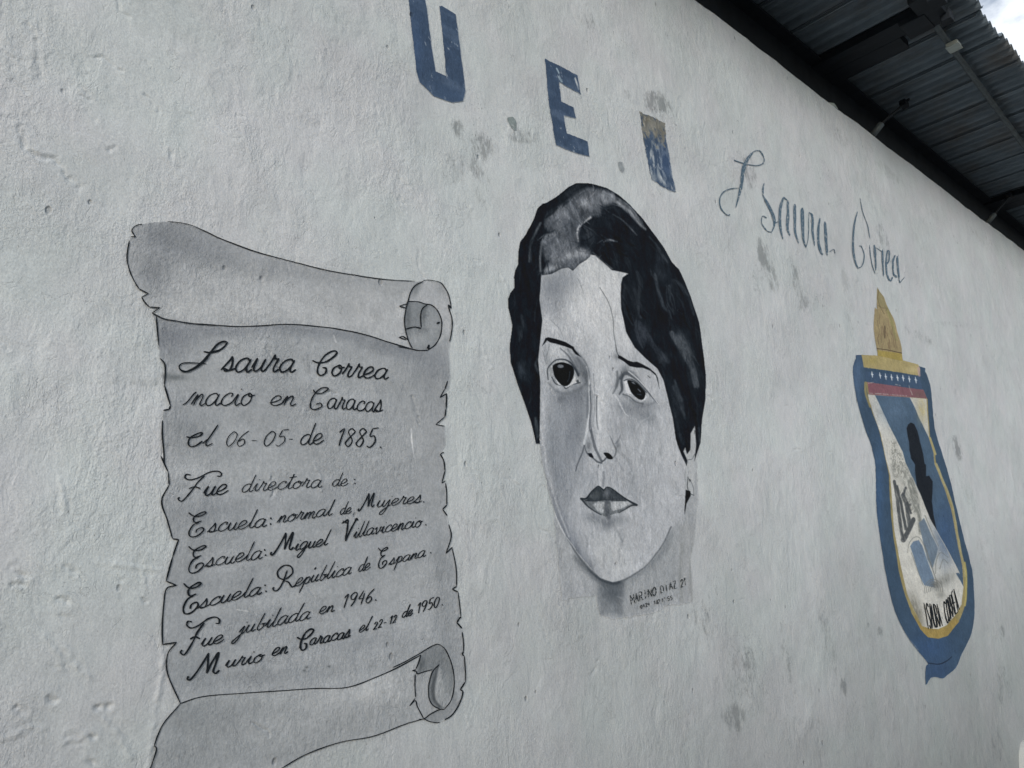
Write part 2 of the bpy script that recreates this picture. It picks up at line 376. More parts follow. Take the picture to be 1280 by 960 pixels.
def ground_mat():
    mt, t, b = base_mat('worn_concrete_paving', 0.85, 0.2); l = t.links.new
    geo = nd(t, 'ShaderNodeNewGeometry'); n = nd(t, 'ShaderNodeTexNoise'); n.inputs['Scale'].default_value = 3; n.inputs['Detail'].default_value = 9
    l(geo.outputs['Position'], n.inputs[0]); r = nd(t, 'ShaderNodeValToRGB'); e = r.color_ramp.elements
    e[0].color = (0.07, 0.07, 0.068, 1); e[1].color = (0.19, 0.19, 0.18, 1); l(n.outputs['Fac'], r.inputs[0]); l(r.outputs[0], b.inputs['Base Color'])
    bm = nd(t, 'ShaderNodeBump'); bm.inputs['Distance'].default_value = 0.01; l(n.outputs['Fac'], bm.inputs['Height']); l(bm.outputs[0], b.inputs['Normal'])
    return mt
M_GROUND = ground_mat()

# ------------------------------------------------------------------ ground
mesh_py('ground', ([(-600, -600, 0), (600, -600, 0), (600, 600, 0), (-600, 600, 0)], [[0, 1, 2, 3]]), M_GROUND)
tag(bpy.data.objects['ground'], kind='structure')

# ------------------------------------------------------------------ the wall
WH = 4.05; WT = 0.16
def top_h(u):
    return WH + 0.014 * (fbm(u * 0.9, u * 0 + 3.3, 2, 21) - 0.5) + 0.016 * (fbm(u * 5, u * 0 + 1.7, 3, 23) - 0.5)
# columns: finer near the viewer, as far as the photo resolves them
us = [-8.0]
while us[-1] < -1.0: us.append(us[-1] + 0.25)
while us[-1] < 10.5:
    u = us[-1]; dist2 = u * u + 1.6 ** 2
    us.append(u + (min(max(2.0 / 961 * dist2 / 1.6 * 0.75, 0.0030), 0.03) if u > 0.05 else 0.008))
while us[-1] < 34: us.append(us[-1] + 0.3)
us = np.array(us)
zs = np.concatenate([np.linspace(0, 0.3, 8, endpoint=False), np.arange(0.3, 1.2, 0.006), np.arange(1.2, 2.9, 0.0033), np.linspace(2.9, WH - 0.012, 210)])
# profile beyond the face: rounded arris, top, back
extra = [(0.010, -0.003), (0.035, 0.0), (WT - 0.02, 0.0), (WT, -0.02), (WT, -0.6), (WT, -4.05)]
UU, ZZ = np.meshgrid(us, zs, indexing='ij')
TH = top_h(UU)
k = np.clip((ZZ - (WH - 0.4)) / 0.4, 0, 1)
ZZ2 = ZZ + (TH - WH) * k * k
YY = -relief(UU, ZZ2)
rows = [np.stack([UU, YY, ZZ2], -1)]
for (dy, dz) in extra:
    P = np.stack([us, np.full(us.shape, dy) + 0.004 * (vnoise(us * 9, us * 0, 31) - .5), top_h(us) + dz + (0.01 * (vnoise(us * 14, us * 0 + dy * 50, 33) - .5) if dz > -0.1 else 0)], -1)
    if dy == 0.010: P[:, 1] = rows[0][:, -1, 1] + 0.007
    if dz < -1: P[:, 2] = 0
    rows.append(P[:, None, :])
WV = np.concatenate(rows, 1); nu, nz = WV.shape[:2]
# stains, painted in place on the whitewash
px, py, dep = proj(WV.reshape(-1, 3)); ok = dep > 0.2
px = np.where(ok, px, -9999); py = np.where(ok, py, -9999)
tint = np.ones((nu * nz, 3)) * A_WALL
wu = WV.reshape(-1, 3)[:, 0]; wz = WV.reshape(-1, 3)[:, 2]
drag = fbm(wu * 42 + wz * 8, wz * 13, 4, 41, 0.65)
dens = np.zeros((nu * nz, 2)); scol = np.ones((nu * nz, 3)) * 0.3
def stain(cx, cy, rx, ry, ang, col, op, kind=0):
    a = math.radians(ang); dx = px - cx; dy = py - cy
    ex = (dx * math.cos(a) + dy * math.sin(a)) / rx; ey = (-dx * math.sin(a) + dy * math.cos(a)) / ry
    r = np.sqrt(ex * ex + ey * ey)
    s = np.nonzero(r < 1.7)[0]
    f = np.clip((1.7 - r[s]) / 1.2, 0, 1) * op * (0.75 + 0.7 * (drag[s] - .5) * 2 * (kind == 0))
    scol[s] = np.where((f > dens[s, kind])[:, None], np.array(col), scol[s]); dens[s, kind] = np.maximum(dens[s, kind], f)
GREY = (0.40, 0.415, 0.41); DRK = (0.10, 0.11, 0.115); BRN = (0.31, 0.305, 0.275)
for a in [(573, 160, 9, 12, -25, GREY, .8), (601, 183, 16, 20, -30, GREY, .75), (565, 210, 14, 22, -10, GREY, .6), (597, 214, 11, 24, -15, GREY, .7), (604, 238, 14, 30, -10, GREY, .45),
          (655, 172, 26, 10, 5, GREY, .55), (955, 325, 7, 26, -14, GREY, .95), (964, 345, 10, 22, -14, GREY, .7), (948, 350, 8, 30, -10, GREY, .5),
          (997, 355, 6, 30, -14, GREY, .8), (1004, 378, 8, 12, 0, GREY, .7), (1056, 352, 5, 22, -8, GREY, .85), (1062, 378, 5, 20, -12, GREY, .75), (1065, 412, 4, 20, -14, DRK, .6),
          (918, 898, 14, 17, -6, BRN, .95), (932, 900, 14, 20, 0, BRN, .5), (930, 845, 26, 40, -6, GREY, .55), (1035, 800, 8, 55, -14, GREY, .5), (1055, 858, 5, 11, -10, GREY, .8),
          (984, 820, 8, 40, -8, GREY, .5), (1100, 789, 4, 6, 0, GREY, .8), (1085, 782, 2, 5, 0, DRK, .6),
          (820, 128, 18, 12, 30, DRK, .9), (784, 120, 4, 13, 0, DRK, .5), (830, 140, 26, 16, 30, GREY, .5), (878, 770, 14, 30, -15, GREY, .5), (890, 740, 14, 30, -10, GREY, .4),
          (1210, 620, 5, 40, -20, GREY, .7), (1230, 700, 5, 50, -16, GREY, .5), (1196, 560, 5, 18, -15, GREY, .8), (1150, 420, 22, 6, 30, GREY, .6), (1190, 405, 22, 5, 5, GREY, .5),
          (1110, 215, 30, 8, 38, GREY, .6), (1165, 265, 30, 8, 38, GREY, .5), (1230, 300, 28, 8, 38, GREY, .6), (1050, 170, 24, 9, 40, GREY, .5), (935, 215, 10, 25, -15, GREY, .6),
          (1090, 250, 7, 30, -18, GREY, .5), (1105, 300, 8, 40, -16, GREY, .55), (880, 420, 9, 50, -10, GREY, .4), (890, 480, 8, 60, -5, GREY, .35), (73, 656, 5, 7, 0, GREY, .9),
          (44, 48, 4, 4, 0, GREY, .9), (28, 170, 6, 20, -20, GREY, .5), (120, 318, 4, 5, 0, DRK, .5), (180, 478, 36, 6, 0, GREY, .6), (210, 471, 20, 6, 0, DRK, .5),
          (735, 25, 20, 12, 20, GREY, .5), (835, 55, 8, 26, -10, GREY, .4), (1253, 790, 3, 12, 0, DRK, .9), (1255, 860, 12, 30, -5, GREY, .6), (1245, 930, 10, 30, 0, GREY, .6),
          (1005, 920, 30, 30, 0, GREY, .4), (900, 860, 14, 20, 0, GREY, .4), (1130, 900, 40, 40, 0, GREY, .3), (790, 790, 20, 20, 0, GREY, .5), (1160, 560, 8, 40, 0, GREY, .3)]:
    stain(*a)
for a in [(1027, 380, 16, 22, 0, DRK, 1.), (1010, 325, 8, 6, 0, DRK, .8), (925, 260, 30, 40, 0, DRK, .6), (930, 830, 28, 70, -6, DRK, .9), (985, 850, 14, 60, -8, DRK, .9), (600, 150, 20, 40, -10, DRK, .9), (760, 40, 40, 40, 0, DRK, .6), (830, 150, 30, 24, 20, DRK, 1.), (1175, 480, 60, 60, 0, DRK, .45), (905, 200, 30, 12, 0, DRK, .7), (945, 850, 50, 60, 0, DRK, .7), (985, 830, 50, 50, 0, DRK, .5),
          (600, 200, 45, 50, 0, DRK, .6), (720, 50, 50, 30, 0, DRK, .4), (960, 200, 60, 50, 0, DRK, .4), (870, 735, 40, 40, 0, DRK, .6), (1230, 850, 50, 90, 0, DRK, .55), (980, 740, 90, 60, 0, DRK, .35)]:
    stain(*a, kind=1)
# a handful of drips and scuffs away from the named ones
for i in range(45):
    u0 = rng.uniform(-1.2, 9.5); z0 = rng.uniform(0.3, 3.9); q = proj(np.array([[u0, 0, z0]]))
    sc = 1.0 / max(q[2][0], 0.8)
    stain(q[0][0], q[1][0], rng.uniform(8, 30) * sc, rng.uniform(30, 90) * sc, rng.uniform(-20, 10), GREY, rng.uniform(.25, .5))
for i in range(60):
    u0 = rng.uniform(-1.2, 9.5); z0 = rng.uniform(0.3, 3.9); q = proj(np.array([[u0, 0, z0]]))
    sc = 1.0 / max(q[2][0], 0.8)
    stain(q[0][0], q[1][0], rng.uniform(30, 90) * sc, rng.uniform(40, 120) * sc, 0, DRK, rng.uniform(.3, .7), kind=1)
# foot-of-wall grime, deepened to paint in the dimmer light low down
dirt_shade = np.clip((1.3 - wz) / 1.3, 0, 1) * 0.5
scol = np.where((dirt_shade > dens[:, 0])[:, None], np.array((0.26, 0.265, 0.25)), scol); dens[:, 0] = np.maximum(dens[:, 0], dirt_shade)
i = np.arange(nu - 1)[:, None] * nz; j = np.arange(nz - 1)[None, :]
F = np.stack([i + j, i + nz + j, i + nz + j + 1, i + j + 1], -1).reshape(-1, 4)
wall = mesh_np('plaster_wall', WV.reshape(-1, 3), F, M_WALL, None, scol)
at_ = wall.data.color_attributes.new('DirtShade', 'FLOAT_COLOR', 'POINT')
d4 = np.zeros((nu * nz, 4), np.float32); d4[:, :2] = np.clip(dens, 0, 1); at_.data.foreach_set('color', d4.ravel())
tag(wall, 'long rough whitewashed plaster wall carrying the murals, its top edge running under the metal roof', 'wall')

# ------------------------------------------------------------------ painting engine
class Canvas:
    def __init__(s, x0, y0, x1, y1, sc, bgc):
        s.x0, s.y0, s.sc = x0, y0, sc
        s.w = int((x1 - x0) * sc) + 1; s.h = int((y1 - y0) * sc) + 1
        s.X, s.Y = np.meshgrid(x0 + np.arange(s.w) / sc, y0 + np.arange(s.h) / sc)
        s.bg = np.array(bgc, float); s.img = np.ones((s.h, s.w, 3)) * s.bg
        s.lab = np.zeros((s.h, s.w), int)
        P = unproj(s.X, s.Y); s.U = P[..., 0]; s.Wz = P[..., 2]
        s.n1 = fbm(s.U * 60 + s.Wz * 20, s.Wz * 40, 4, 61, .65)       # dry brush
        s.n2 = fbm(s.U * 11, s.Wz * 26, 4, 67, .55)                   # broad horizontal strokes
        s.n4 = fbm(s.U * 230, s.Wz * 170, 2, 83, .6)
        s.n3 = fbm(s.U * 55, s.Wz * 14, 4, 71, .6)                    # vertical strokes
    def win(s, pts, pad):
        p = np.asarray(pts)
        a = max(int((p[:, 0].min() - pad - s.x0) * s.sc), 0); b = min(int((p[:, 0].max() + pad - s.x0) * s.sc) + 2, s.w)
        c = max(int((p[:, 1].min() - pad - s.y0) * s.sc), 0); d = min(int((p[:, 1].max() + pad - s.y0) * s.sc) + 2, s.h)
        return slice(c, max(d, c)), slice(a, max(b, a))
    def sdist(s, pts, sl):
        X = s.X[sl]; Y = s.Y[sl]; p = np.asarray(pts, float); n = len(p)
        ins = np.zeros(X.shape, bool); d = np.full(X.shape, 1e9)
        for k in range(n):
            x1, y1 = p[k]; x2, y2 = p[(k + 1) % n]
            if y1 != y2:
                c = ((y1 > Y) != (y2 > Y)) & (X < (x2 - x1) * (Y - y1) / (y2 - y1) + x1); ins ^= c
            dx, dy = x2 - x1, y2 - y1; L2 = dx * dx + dy * dy + 1e-9
            t = np.clip(((X - x1) * dx + (Y - y1) * dy) / L2, 0, 1)
            d = np.minimum(d, (X - x1 - t * dx) ** 2 + (Y - y1 - t * dy) ** 2)
        d = np.sqrt(d); return np.where(ins, d, -d)
    def blend(s, sl, a, col):
        a = np.clip(a, 0, 1)[..., None]
        s.img[sl] = s.img[sl] * (1 - a) + np.asarray(col, float) * a
    def poly(s, pts, col=None, soft=0.8, op=1.0, lab=None, smooth=0, tex=0.0, noise=None, only=None, rough=0.0):
        pts = [p[:2] for p in pts]
        if smooth: pts = cat(pts, smooth, True)
        sl = s.win(pts, soft + 1); d = s.sdist(pts, sl)
        if rough: d = d + rough * (s.n1[sl] - .5) * 2
        a = np.clip(0.5 + d / max(soft, 1e-3), 0, 1)
        if tex: a = a * np.clip(1 - tex + 2 * tex * ((s.n1 if noise is None else noise)[sl] - .5) * 2.2 + 0.0, 0, 1)
        if only is not None: a = a * np.isin(s.lab[sl], only)
        if col is not None: s.blend(sl, a * op, col)
        if lab is not None: s.lab[sl] = np.where(d > 0, lab, s.lab[sl])
    def blob(s, cx, cy, rx, ry, ang, col, op=0.5, only=None, tex=0.0):
        R = max(rx, ry) * 2.2; sl = s.win([(cx - R, cy - R), (cx + R, cy + R)], 0)
        a = math.radians(ang); dx = s.X[sl] - cx; dy = s.Y[sl] - cy
        ex = (dx * math.cos(a) + dy * math.sin(a)) / rx; ey = (-dx * math.sin(a) + dy * math.cos(a)) / ry
        f = np.exp(-(ex * ex + ey * ey)) * op
        if tex: f = f * np.clip(1 + tex * 4 * (s.n1[sl] - .5), 0, 1.6)
        if only is not None: f = f * np.isin(s.lab[sl], only)
        s.blend(sl, f, col)
    def line(s, pts, w, col, op=1.0, soft=0.8, smooth=6, taper=0.0, only=None, tex=0.0):
        """brush line; w a width or (w_start, w_mid, w_end)"""
        p = cat([q[:2] for q in pts], smooth) if smooth else np.asarray([q[:2] for q in pts], float)
        ww = (w * (1 - taper), w, w * (1 - taper)) if np.isscalar(w) else w
        n = len(p); tt = np.linspace(0, 1, n); W_ = np.interp(tt, np.linspace(0, 1, len(ww)), ww)
        sl = s.win(p, max(ww) + soft + 1); X = s.X[sl]; Y = s.Y[sl]; best = np.full(X.shape, -1e9)
        for k in range(n - 1):
            x1, y1 = p[k]; x2, y2 = p[k + 1]; dx, dy = x2 - x1, y2 - y1; L2 = dx * dx + dy * dy + 1e-9
            t = np.clip(((X - x1) * dx + (Y - y1) * dy) / L2, 0, 1)
            d = np.sqrt((X - x1 - t * dx) ** 2 + (Y - y1 - t * dy) ** 2)
            best = np.maximum(best, (W_[k] * (1 - t) + W_[k + 1] * t) / 2 - d)
        a = np.clip(0.5 + best / soft, 0, 1) * op
        if tex: a = a * np.clip(1 + tex * 4 * (s.n1[sl] - .5), 0, 1.3)
        if only is not None: a = a * np.isin(s.lab[sl], only)
        s.blend(sl, a, col)
    def grain(s, amp, n, only=None):
        f = 1 + amp * (n - .5) * 2
        if only is not None: f = np.where(np.isin(s.lab, only), f, 1)
        s.img *= f[..., None]
    def contrast(s, k, pivot=152.0):
        m_ = s.lab > 0; s.img[m_] = pivot + (s.img[m_] - pivot) * k
    def build(s, parts, parent, off, mat, wallc):
        """parts: {label id: name}; one mesh for each painted region, following the plaster"""
        P = wall_pt(s.X, s.Y, off); V = P.reshape(-1, 3)
        alb = s2l(np.clip(s.img, 2, 252)) / s2l(np.array(wallc)) * A_WALL; alb = np.clip(alb, 0.008, 0.85).reshape(-1, 3)
        q = s.lab[:-1, :-1]
        ii, jj = np.meshgrid(np.arange(s.h - 1), np.arange(s.w - 1), indexing='ij')
        res = {}
        for lid, name in parts.items():
            m_ = q == lid
            if not m_.any(): continue
            a = ii[m_] * s.w + jj[m_]
            F = np.stack([a, a + s.w, a + s.w + 1, a + 1], -1)
            ids, inv = np.unique(F.ravel(), return_inverse=True)
            res[lid] = mesh_np(name, V[ids], inv.reshape(-1, 4), mat, parent, alb[ids])
        return res

def flip_check(): pass
# brush strokes as thin ribbons of paint lying on the plaster
_k = [0]
def ribbon(strokes, name, mat, parent, off=0.0032, n=6, split=0):
    if split:      # one object for each separate stroke
        return [ribbon([s_], name, mat, parent, off, n) for s_ in strokes]
    """strokes: list of (pts, width) in photo px; width scalar or list along the stroke"""
    VV = []; FF = []; base = 0
    for pts, w in strokes:
        p = np.asarray([q[:2] for q in pts], float)
        p = cat(p, n) if len(p) > 2 else cat(p, 5)
        d = np.gradient(p, axis=0); ln = np.hypot(d[:, 0], d[:, 1]) + 1e-6; nrm = np.stack([-d[:, 1], d[:, 0]], -1) / ln[:, None]
        t = np.linspace(0, 1, len(p))
        ww = np.interp(t, np.linspace(0, 1, len(w)), w) if not np.isscalar(w) else w * (0.75 + 0.45 * np.clip(np.abs(d[:, 1]) / ln, 0, 1))
        _k[0] += 1
        ww = ww * (0.76 + 0.5 * vnoise(np.arange(len(p)) * 0.35, np.full(len(p), _k[0] * 1.7), 3))
        ww = ww * np.clip(np.minimum(t, 1 - t) * len(p) / 1.5 + 0.45, 0, 1)
        a = p + nrm * ww[:, None] / 2; b = p - nrm * ww[:, None] / 2
        o = off + 0.00025 * (_k[0] % 5) + 0.0002 * t
        A = wall_pt(a[:, 0], a[:, 1], 0); B = wall_pt(b[:, 0], b[:, 1], 0); A[:, 1] -= o; B[:, 1] -= o
        V = np.stack([A, B], 1).reshape(-1, 3); k = np.arange(len(p) - 1) * 2 + base
        FF.append(np.stack([k, k + 1, k + 3, k + 2], -1)); VV.append(V); base += len(V)
    return mesh_np(name, np.vstack(VV), np.vstack(FF), mat, parent)

# ---- handwriting: letters as pen strokes, x-height 1
BOWL = [(.88, .78), (.62, 1.04), (.22, .85), (.06, .35), (.28, 0), (.62, .16), (.86, .7)]
G = {
 'a': ([BOWL, [(.9, .98), (.8, .3), (.95, .0), (1.2, .22)]], 1.12),
 'b': ([[(.4, 2.2), (.28, 1.2), (.2, .35), (.42, 0), (.75, .3), (.7, .8), (.5, .72), (.95, .8)]], .95),
 'c': ([[(.72, .72), (.78, .95), (.5, 1.02), (.16, .65), (.12, .2), (.42, 0), (.75, .12), (1.0, .38)]], .9),
 'd': ([BOWL, [(1.0, 2.2), (.84, .9), (.8, .25), (.95, 0), (1.2, .22)]], 1.12),
 'e': ([[(-.02, .28), (.38, .42), (.7, .72), (.62, 1.02), (.36, 1.04), (.12, .7), (.08, .25), (.34, .0), (.66, .08), (1.0, .4)]], .94),
 'g': ([BOWL, [(.9, .95), (.8, -.4), (.45, -1.15), (.2, -.85), (.7, -.1), (1.15, .25)]], 1.1),
 'i': ([[(0, .25), (.3, 1), (.24, .3), (.4, 0), (.65, .22)], [(.40, 1.42), (.44, 1.5)]], .6),
 'j': ([[(0, .25), (.35, 1), (.22, -.5), (-.15, -1.15), (-.35, -.8), (.2, -.15), (.6, .22)], [(.42, 1.42), (.46, 1.5)]], .6),
 'l': ([[(.0, .25), (.22, .75)], [(.42, 2.3), (.3, 1.2), (.22, .35), (.38, 0), (.68, .24)]], .62),
 'm': ([[(-.1, .1), (.2, .98), (.12, 0)], [(.13, .4), (.42, .98), (.55, .8), (.45, 0)], [(.47, .4), (.78, .98), (.92, .8), (.86, .2), (1.0, 0), (1.25, .22)]], 1.2),
 'n': ([[(-.1, .1), (.2, .98), (.12, 0)], [(.13, .4), (.45, .98), (.62, .8), (.55, .2), (.7, 0), (.95, .22)]], .9),
 'o': ([[(.5, 1), (.15, .7), (.1, .25), (.4, 0), (.74, .3), (.76, .8), (.5, 1), (.6, .72), (1.0, .85)]], .95),
 'p': ([[(0, .25), (.32, 1), (.1, -1.2)], [(.22, .5), (.55, 1), (.8, .7), (.68, .12), (.42, .02), (.95, .2)]], .95),
 'r': ([[(0, .2), (.22, .8), (.3, 1.3)], [(.3, 1.3), (.36, 1.05), (.5, .97), (.66, 1.0)], [(.66, 1.0), (.5, .35), (.62, 0), (.92, .22)]], .86),
 's': ([[(-.1, .05), (.3, .85), (.4, 1.15), (.55, .55), (.5, .08), (.2, .0), (.12, .18), (.5, .05), (.85, .22)]], .8),
 't': ([[(0, .25), (.35, 1.1), (.45, 1.9), (.27, .3), (.42, 0), (.68, .22)], [(.05, 1.45), (.8, 1.55)]], .62),
 'u': ([[(0, .25), (.2, .98), (.15, .3), (.32, 0), (.6, .25), (.76, .95)], [(.78, .98), (.7, .25), (.86, 0), (1.08, .22)]], 1.02),
 'v': ([[(0, .7), (.2, 1), (.26, .4), (.36, 0), (.68, .5), (.72, .95), (.98, .88)]], .9),
 '0': ([[(.45, 2), (.1, 1.3), (.12, .4), (.45, 0), (.8, .7), (.82, 1.6), (.45, 2)]], 1.05),
 '1': ([[(.1, 1.55), (.5, 2), (.42, 1), (.38, 0)]], .8),
 '2': ([[(.12, 1.5), (.4, 2), (.75, 1.6), (.5, .8), (.05, .05)], [(.05, .05), (.4, .1), (.85, .0)]], 1.0),
 '4': ([[(.55, 2), (.1, .9)], [(.1, .9), (.9, .85)], [(.75, 1.6), (.62, 0)]], 1.05),
 '5': ([[(.3, 1.95), (.22, 1.15), (.6, 1.2), (.8, .6), (.45, 0), (.1, .15)], [(.3, 1.95), (.85, 2.05)]], 1.0),
 '6': ([[(.8, 2), (.3, 1.3), (.1, .5), (.4, 0), (.78, .4), (.5, .95), (.15, .6)]], 1.0),
 '8': ([[(.75, 1.75), (.4, 2.02), (.18, 1.6), (.7, .7), (.5, .02), (.12, .35), (.4, 1.0), (.75, 1.6), (.75, 1.75)]], 1.0),
 '9': ([[(.84, 1.6), (.6, 1.05), (.2, 1.15), (.12, 1.7), (.5, 2.03), (.84, 1.65), (.7, .7), (.38, 0)]], 1.05),
 '-': ([[(.1, .75), (.7, .75)]], .8),
}
def word(txt, x0, y0, x1, y1, xh, slant=.45, w=1.7):
    w = w * (0.72 if xh < 10 else 0.94); xh = xh * 1.08
    tot = sum(G[c][1] for c in txt); L_ = math.hypot(x1 - x0, y1 - y0); k = L_ / tot
    ex = np.array([(x1 - x0), (y1 - y0)]) / tot
    out = []; cur = 0
    for c in txt:
        st, adv = G[c]
        jy = rng.uniform(-.05, .05); js = rng.uniform(.94, 1.06)
        for s_ in st:
            pp = []
            for (a, b) in s_:
                b2 = b * js + jy
                pp.append((x0 + ex[0] * (cur + a) + slant * b2 * xh, y0 + ex[1] * (cur + a) - b2 * xh))
            out.append((pp, w))
        cur += adv
    return out
def dot(x, y, r=1.6):
    return ([(x - r * .5, y + .2), (x, y), (x + r * .5, y - .3)], r * 1.5)

# ------------------------------------------------------------------ 1. the painted scroll
SW = (165, 172, 174)
scroll_loc = wall_pt(np.array(400.), np.array(900.))
scroll = empty('painted_scroll', tuple(scroll_loc), label='grey mural of an unrolled parchment scroll with curled ends and handwritten black script', cat_='mural')
L3 = lambda p: Z(140, 260, 2.783, p)
L4 = lambda p: Z(180, 570, 2.462, p)
LR = lambda p: Z(520, 470, 2.909, p)
LB = lambda p: Z(490, 790, 7.38, p)
LT = lambda p: Z(480, 330, 8, p)
LE = lambda p: Z(150, 270, 6, p)
topE = L3([(105, 57), (150, 50), (190, 48), (260, 58), (320, 82), (380, 110), (500, 155), (620, 188), (740, 220), (860, 240), (960, 253), (1050, 257)]) 
capR = LT([(430, 168), (540, 183), (590, 225), (635, 300), (655, 380), (662, 445)]) + LT([(632, 410), (645, 470), (665, 540), (670, 620), (655, 720), (648, 790)])
leftT = LE([(235, 735), (295, 690), (215, 685), (158, 612), (205, 585), (135, 550), (100, 490), (70, 420), (50, 340), (52, 270), (68, 200), (76, 162), (112, 160), (85, 110), (120, 75), (165, 66)])
rightB = [(559, 440)] + LR([(118, 0), (112, 45), (82, 80), (105, 65), (103, 120), (98, 150), (65, 178), (98, 184), (100, 250), (82, 285), (100, 340), (88, 390), (103, 385), (107, 470), (92, 485), (108, 508), (122, 580), (105, 645), (128, 622), (143, 700), (145, 765), (128, 775), (150, 785), (160, 880), (145, 895), (165, 920)]) + \
    LB([(655, 100), (655, 180), (640, 205), (662, 220), (668, 330), (672, 460), (625, 530), (650, 545), (640, 600), (600, 690), (540, 770), (480, 810), (405, 835), (330, 820), (280, 795)])
botE = L4([(860, 808), (800, 825), (700, 862), (600, 880), (500, 915), (420, 960)]) + [(330, 975), (270, 1000), (215, 1012), (185, 1000)]
leftB = L4([(18, 960), (35, 905), (30, 890), (40, 860), (60, 820), (110, 762), (75, 680), (70, 620), (98, 575), (55, 580), (62, 420), (98, 398), (65, 385), (102, 258), (85, 255), (52, 140), (75, 90), (72, 50), (50, 0)]) + \
    L3([(180, 890), (172, 780), (175, 705), (200, 690), (180, 620), (182, 550), (165, 525), (160, 480), (152, 400)])
poly_all = topE + capR + rightB + botE + leftB + leftT
cs = Canvas(150, 268, 590, 1020, 1.25, SW)
cs.poly(poly_all, (138, 146, 152), 1.0, lab=1)
rolltop = topE + capR + [(559, 420)] + LT([(430, 868), (330, 865), (240, 845)]) + L3([(960, 468), (880, 442), (780, 422), (680, 410), (600, 406), (520, 411), (440, 412), (330, 408), (240, 398), (180, 382)]) + leftT
cs.poly(rolltop, (150, 157, 161), 0.8, lab=2)
rollbot = L4([(110, 760), (180, 740), (300, 730), (420, 722), (520, 715), (620, 712), (700, 685), (780, 650), (850, 612), (895, 578)]) + [(543, 806)] + LB([(480, 160), (540, 290), (565, 420), (560, 560), (520, 680), (480, 712)]) + LB([(480, 810), (405, 835), (330, 820), (280, 795)]) + botE + L4([(18, 960), (35, 905), (30, 890), (40, 860), (60, 820)])
cs.poly(rollbot, (138, 146, 150), 0.8, lab=3)
A1 = (1, 2, 3)
# broad brush modelling of the parchment (this is how it is painted, not how it is lit)
for b in [(210, 300, 40, 30, 10, (112, 119, 130), .85), (260, 310, 60, 22, 12, (118, 125, 135), .8), (340, 335, 70, 14, 14, (126, 133, 141), .6), (190, 340, 22, 30, 0, (116, 123, 133), .7), (430, 350, 70, 9, 6, (134, 141, 147), .5), (200, 300, 20, 20, 0, (112, 119, 130), .4),
          (240, 385, 60, 14, 5, (168, 174, 174), .7), (350, 385, 90, 20, 5, (168, 174, 176), .6), (460, 395, 60, 25, 5, (166, 172, 175), .6), (300, 360, 60, 20, 12, (154, 160, 163), .4)]:
    cs.blob(*b, only=(2,), tex=.25)
for b in [(215, 425, 30, 22, 0, (104, 111, 126), .85), (270, 415, 60, 9, 0, (112, 119, 132), .75), (400, 415, 80, 9, 5, (110, 118, 132), .75), (500, 438, 50, 14, 15, (104, 112, 126), .85), (540, 460, 18, 30, 0, (110, 118, 130), .7),
          (540, 540, 16, 60, 0, (130, 136, 142), .6), (300, 445, 70, 20, 0, (150, 158, 161), .55), (420, 470, 60, 30, 0, (150, 158, 160), .5), (340, 530, 90, 22, 0, (147, 154, 158), .45), (250, 485, 40, 14, 0, (150, 156, 158), .5),
          (230, 535, 30, 20, 0, (122, 130, 138), .6), (300, 590, 110, 20, -3, (154, 162, 164), .55), (430, 575, 60, 20, 0, (142, 150, 155), .4), (260, 640, 60, 14, -8, (120, 128, 138), .55), (420, 620, 80, 12, -8, (124, 132, 141), .5),
          (350, 690, 110, 12, -10, (150, 157, 160), .5), (250, 730, 50, 16, -8, (126, 134, 142), .55), (470, 680, 60, 18, -10, (126, 133, 142), .5), (400, 745, 90, 12, -12, (148, 156, 159), .55), (500, 735, 40, 16, -10, (146, 153, 157), .4),
          (300, 775, 90, 12, -10, (122, 130, 138), .6), (460, 800, 70, 14, -12, (124, 132, 141), .5), (240, 840, 36, 26, 0, (112, 121, 128), .7), (340, 845, 90, 12, -3, (116, 124, 132), .6), (530, 780, 30, 24, 0, (142, 149, 153), .4), (440, 845, 60, 10, -12, (136, 144, 149), .4),
          (548, 690, 10, 60, 0, (120, 128, 135), .4), (556, 800, 14, 60, 0, (118, 126, 133), .6)]:
    cs.blob(*b, only=(1,), tex=.2)
for b in [(230, 900, 34, 40, 0, (112, 121, 126), .7), (300, 890, 70, 12, -3, (120, 128, 133), .5), (440, 870, 60, 26, -12, (152, 158, 160), .7), (480, 850, 40, 24, 0, (156, 162, 163), .6), (300, 940, 90, 20, -10, (118, 126, 130), .6), (400, 915, 70, 12, -20, (134, 141, 145), .5)]:
    cs.blob(*b, only=(3,), tex=.2)
# upper curl
cs.poly(LT([(225, 380), (205, 450), (188, 560), (200, 660), (235, 780), (270, 850), (350, 868), (425, 868), (500, 810), (550, 720), (568, 600), (555, 520), (520, 460), (470, 415), (410, 405), (330, 385)]), (112, 121, 128), 1.0, lab=4, smooth=4)
cs.poly(LT([(225, 380), (260, 260), (330, 200), (430, 170), (540, 183), (640, 320), (660, 500), (655, 700), (570, 700), (565, 560), (470, 415), (330, 385)]), (150, 156, 161), 2, op=.8, only=(2,))
cs.blob(*Z(480, 330, 8, [(310, 260)])[0], 4, 10, 25, (100, 108, 114), .8); cs.blob(*Z(480, 330, 8, [(570, 250)])[0], 6, 10, -25, (128, 135, 140), .6)
cs.blob(*Z(480, 330, 8, [(470, 620)])[0], 12, 18, 0, (140, 148, 154), .7, only=(4,)); cs.blob(*Z(480, 330, 8, [(330, 760)])[0], 14, 10, 0, (146, 154, 157), .7, only=(4,))
cs.blob(*Z(480, 330, 8, [(230, 520)])[0], 4, 20, 0, (78, 86, 93), .8, only=(4,)); cs.blob(*Z(480, 330, 8, [(390, 480)])[0], 3, 12, 10, (82, 90, 98), .85, only=(4,))
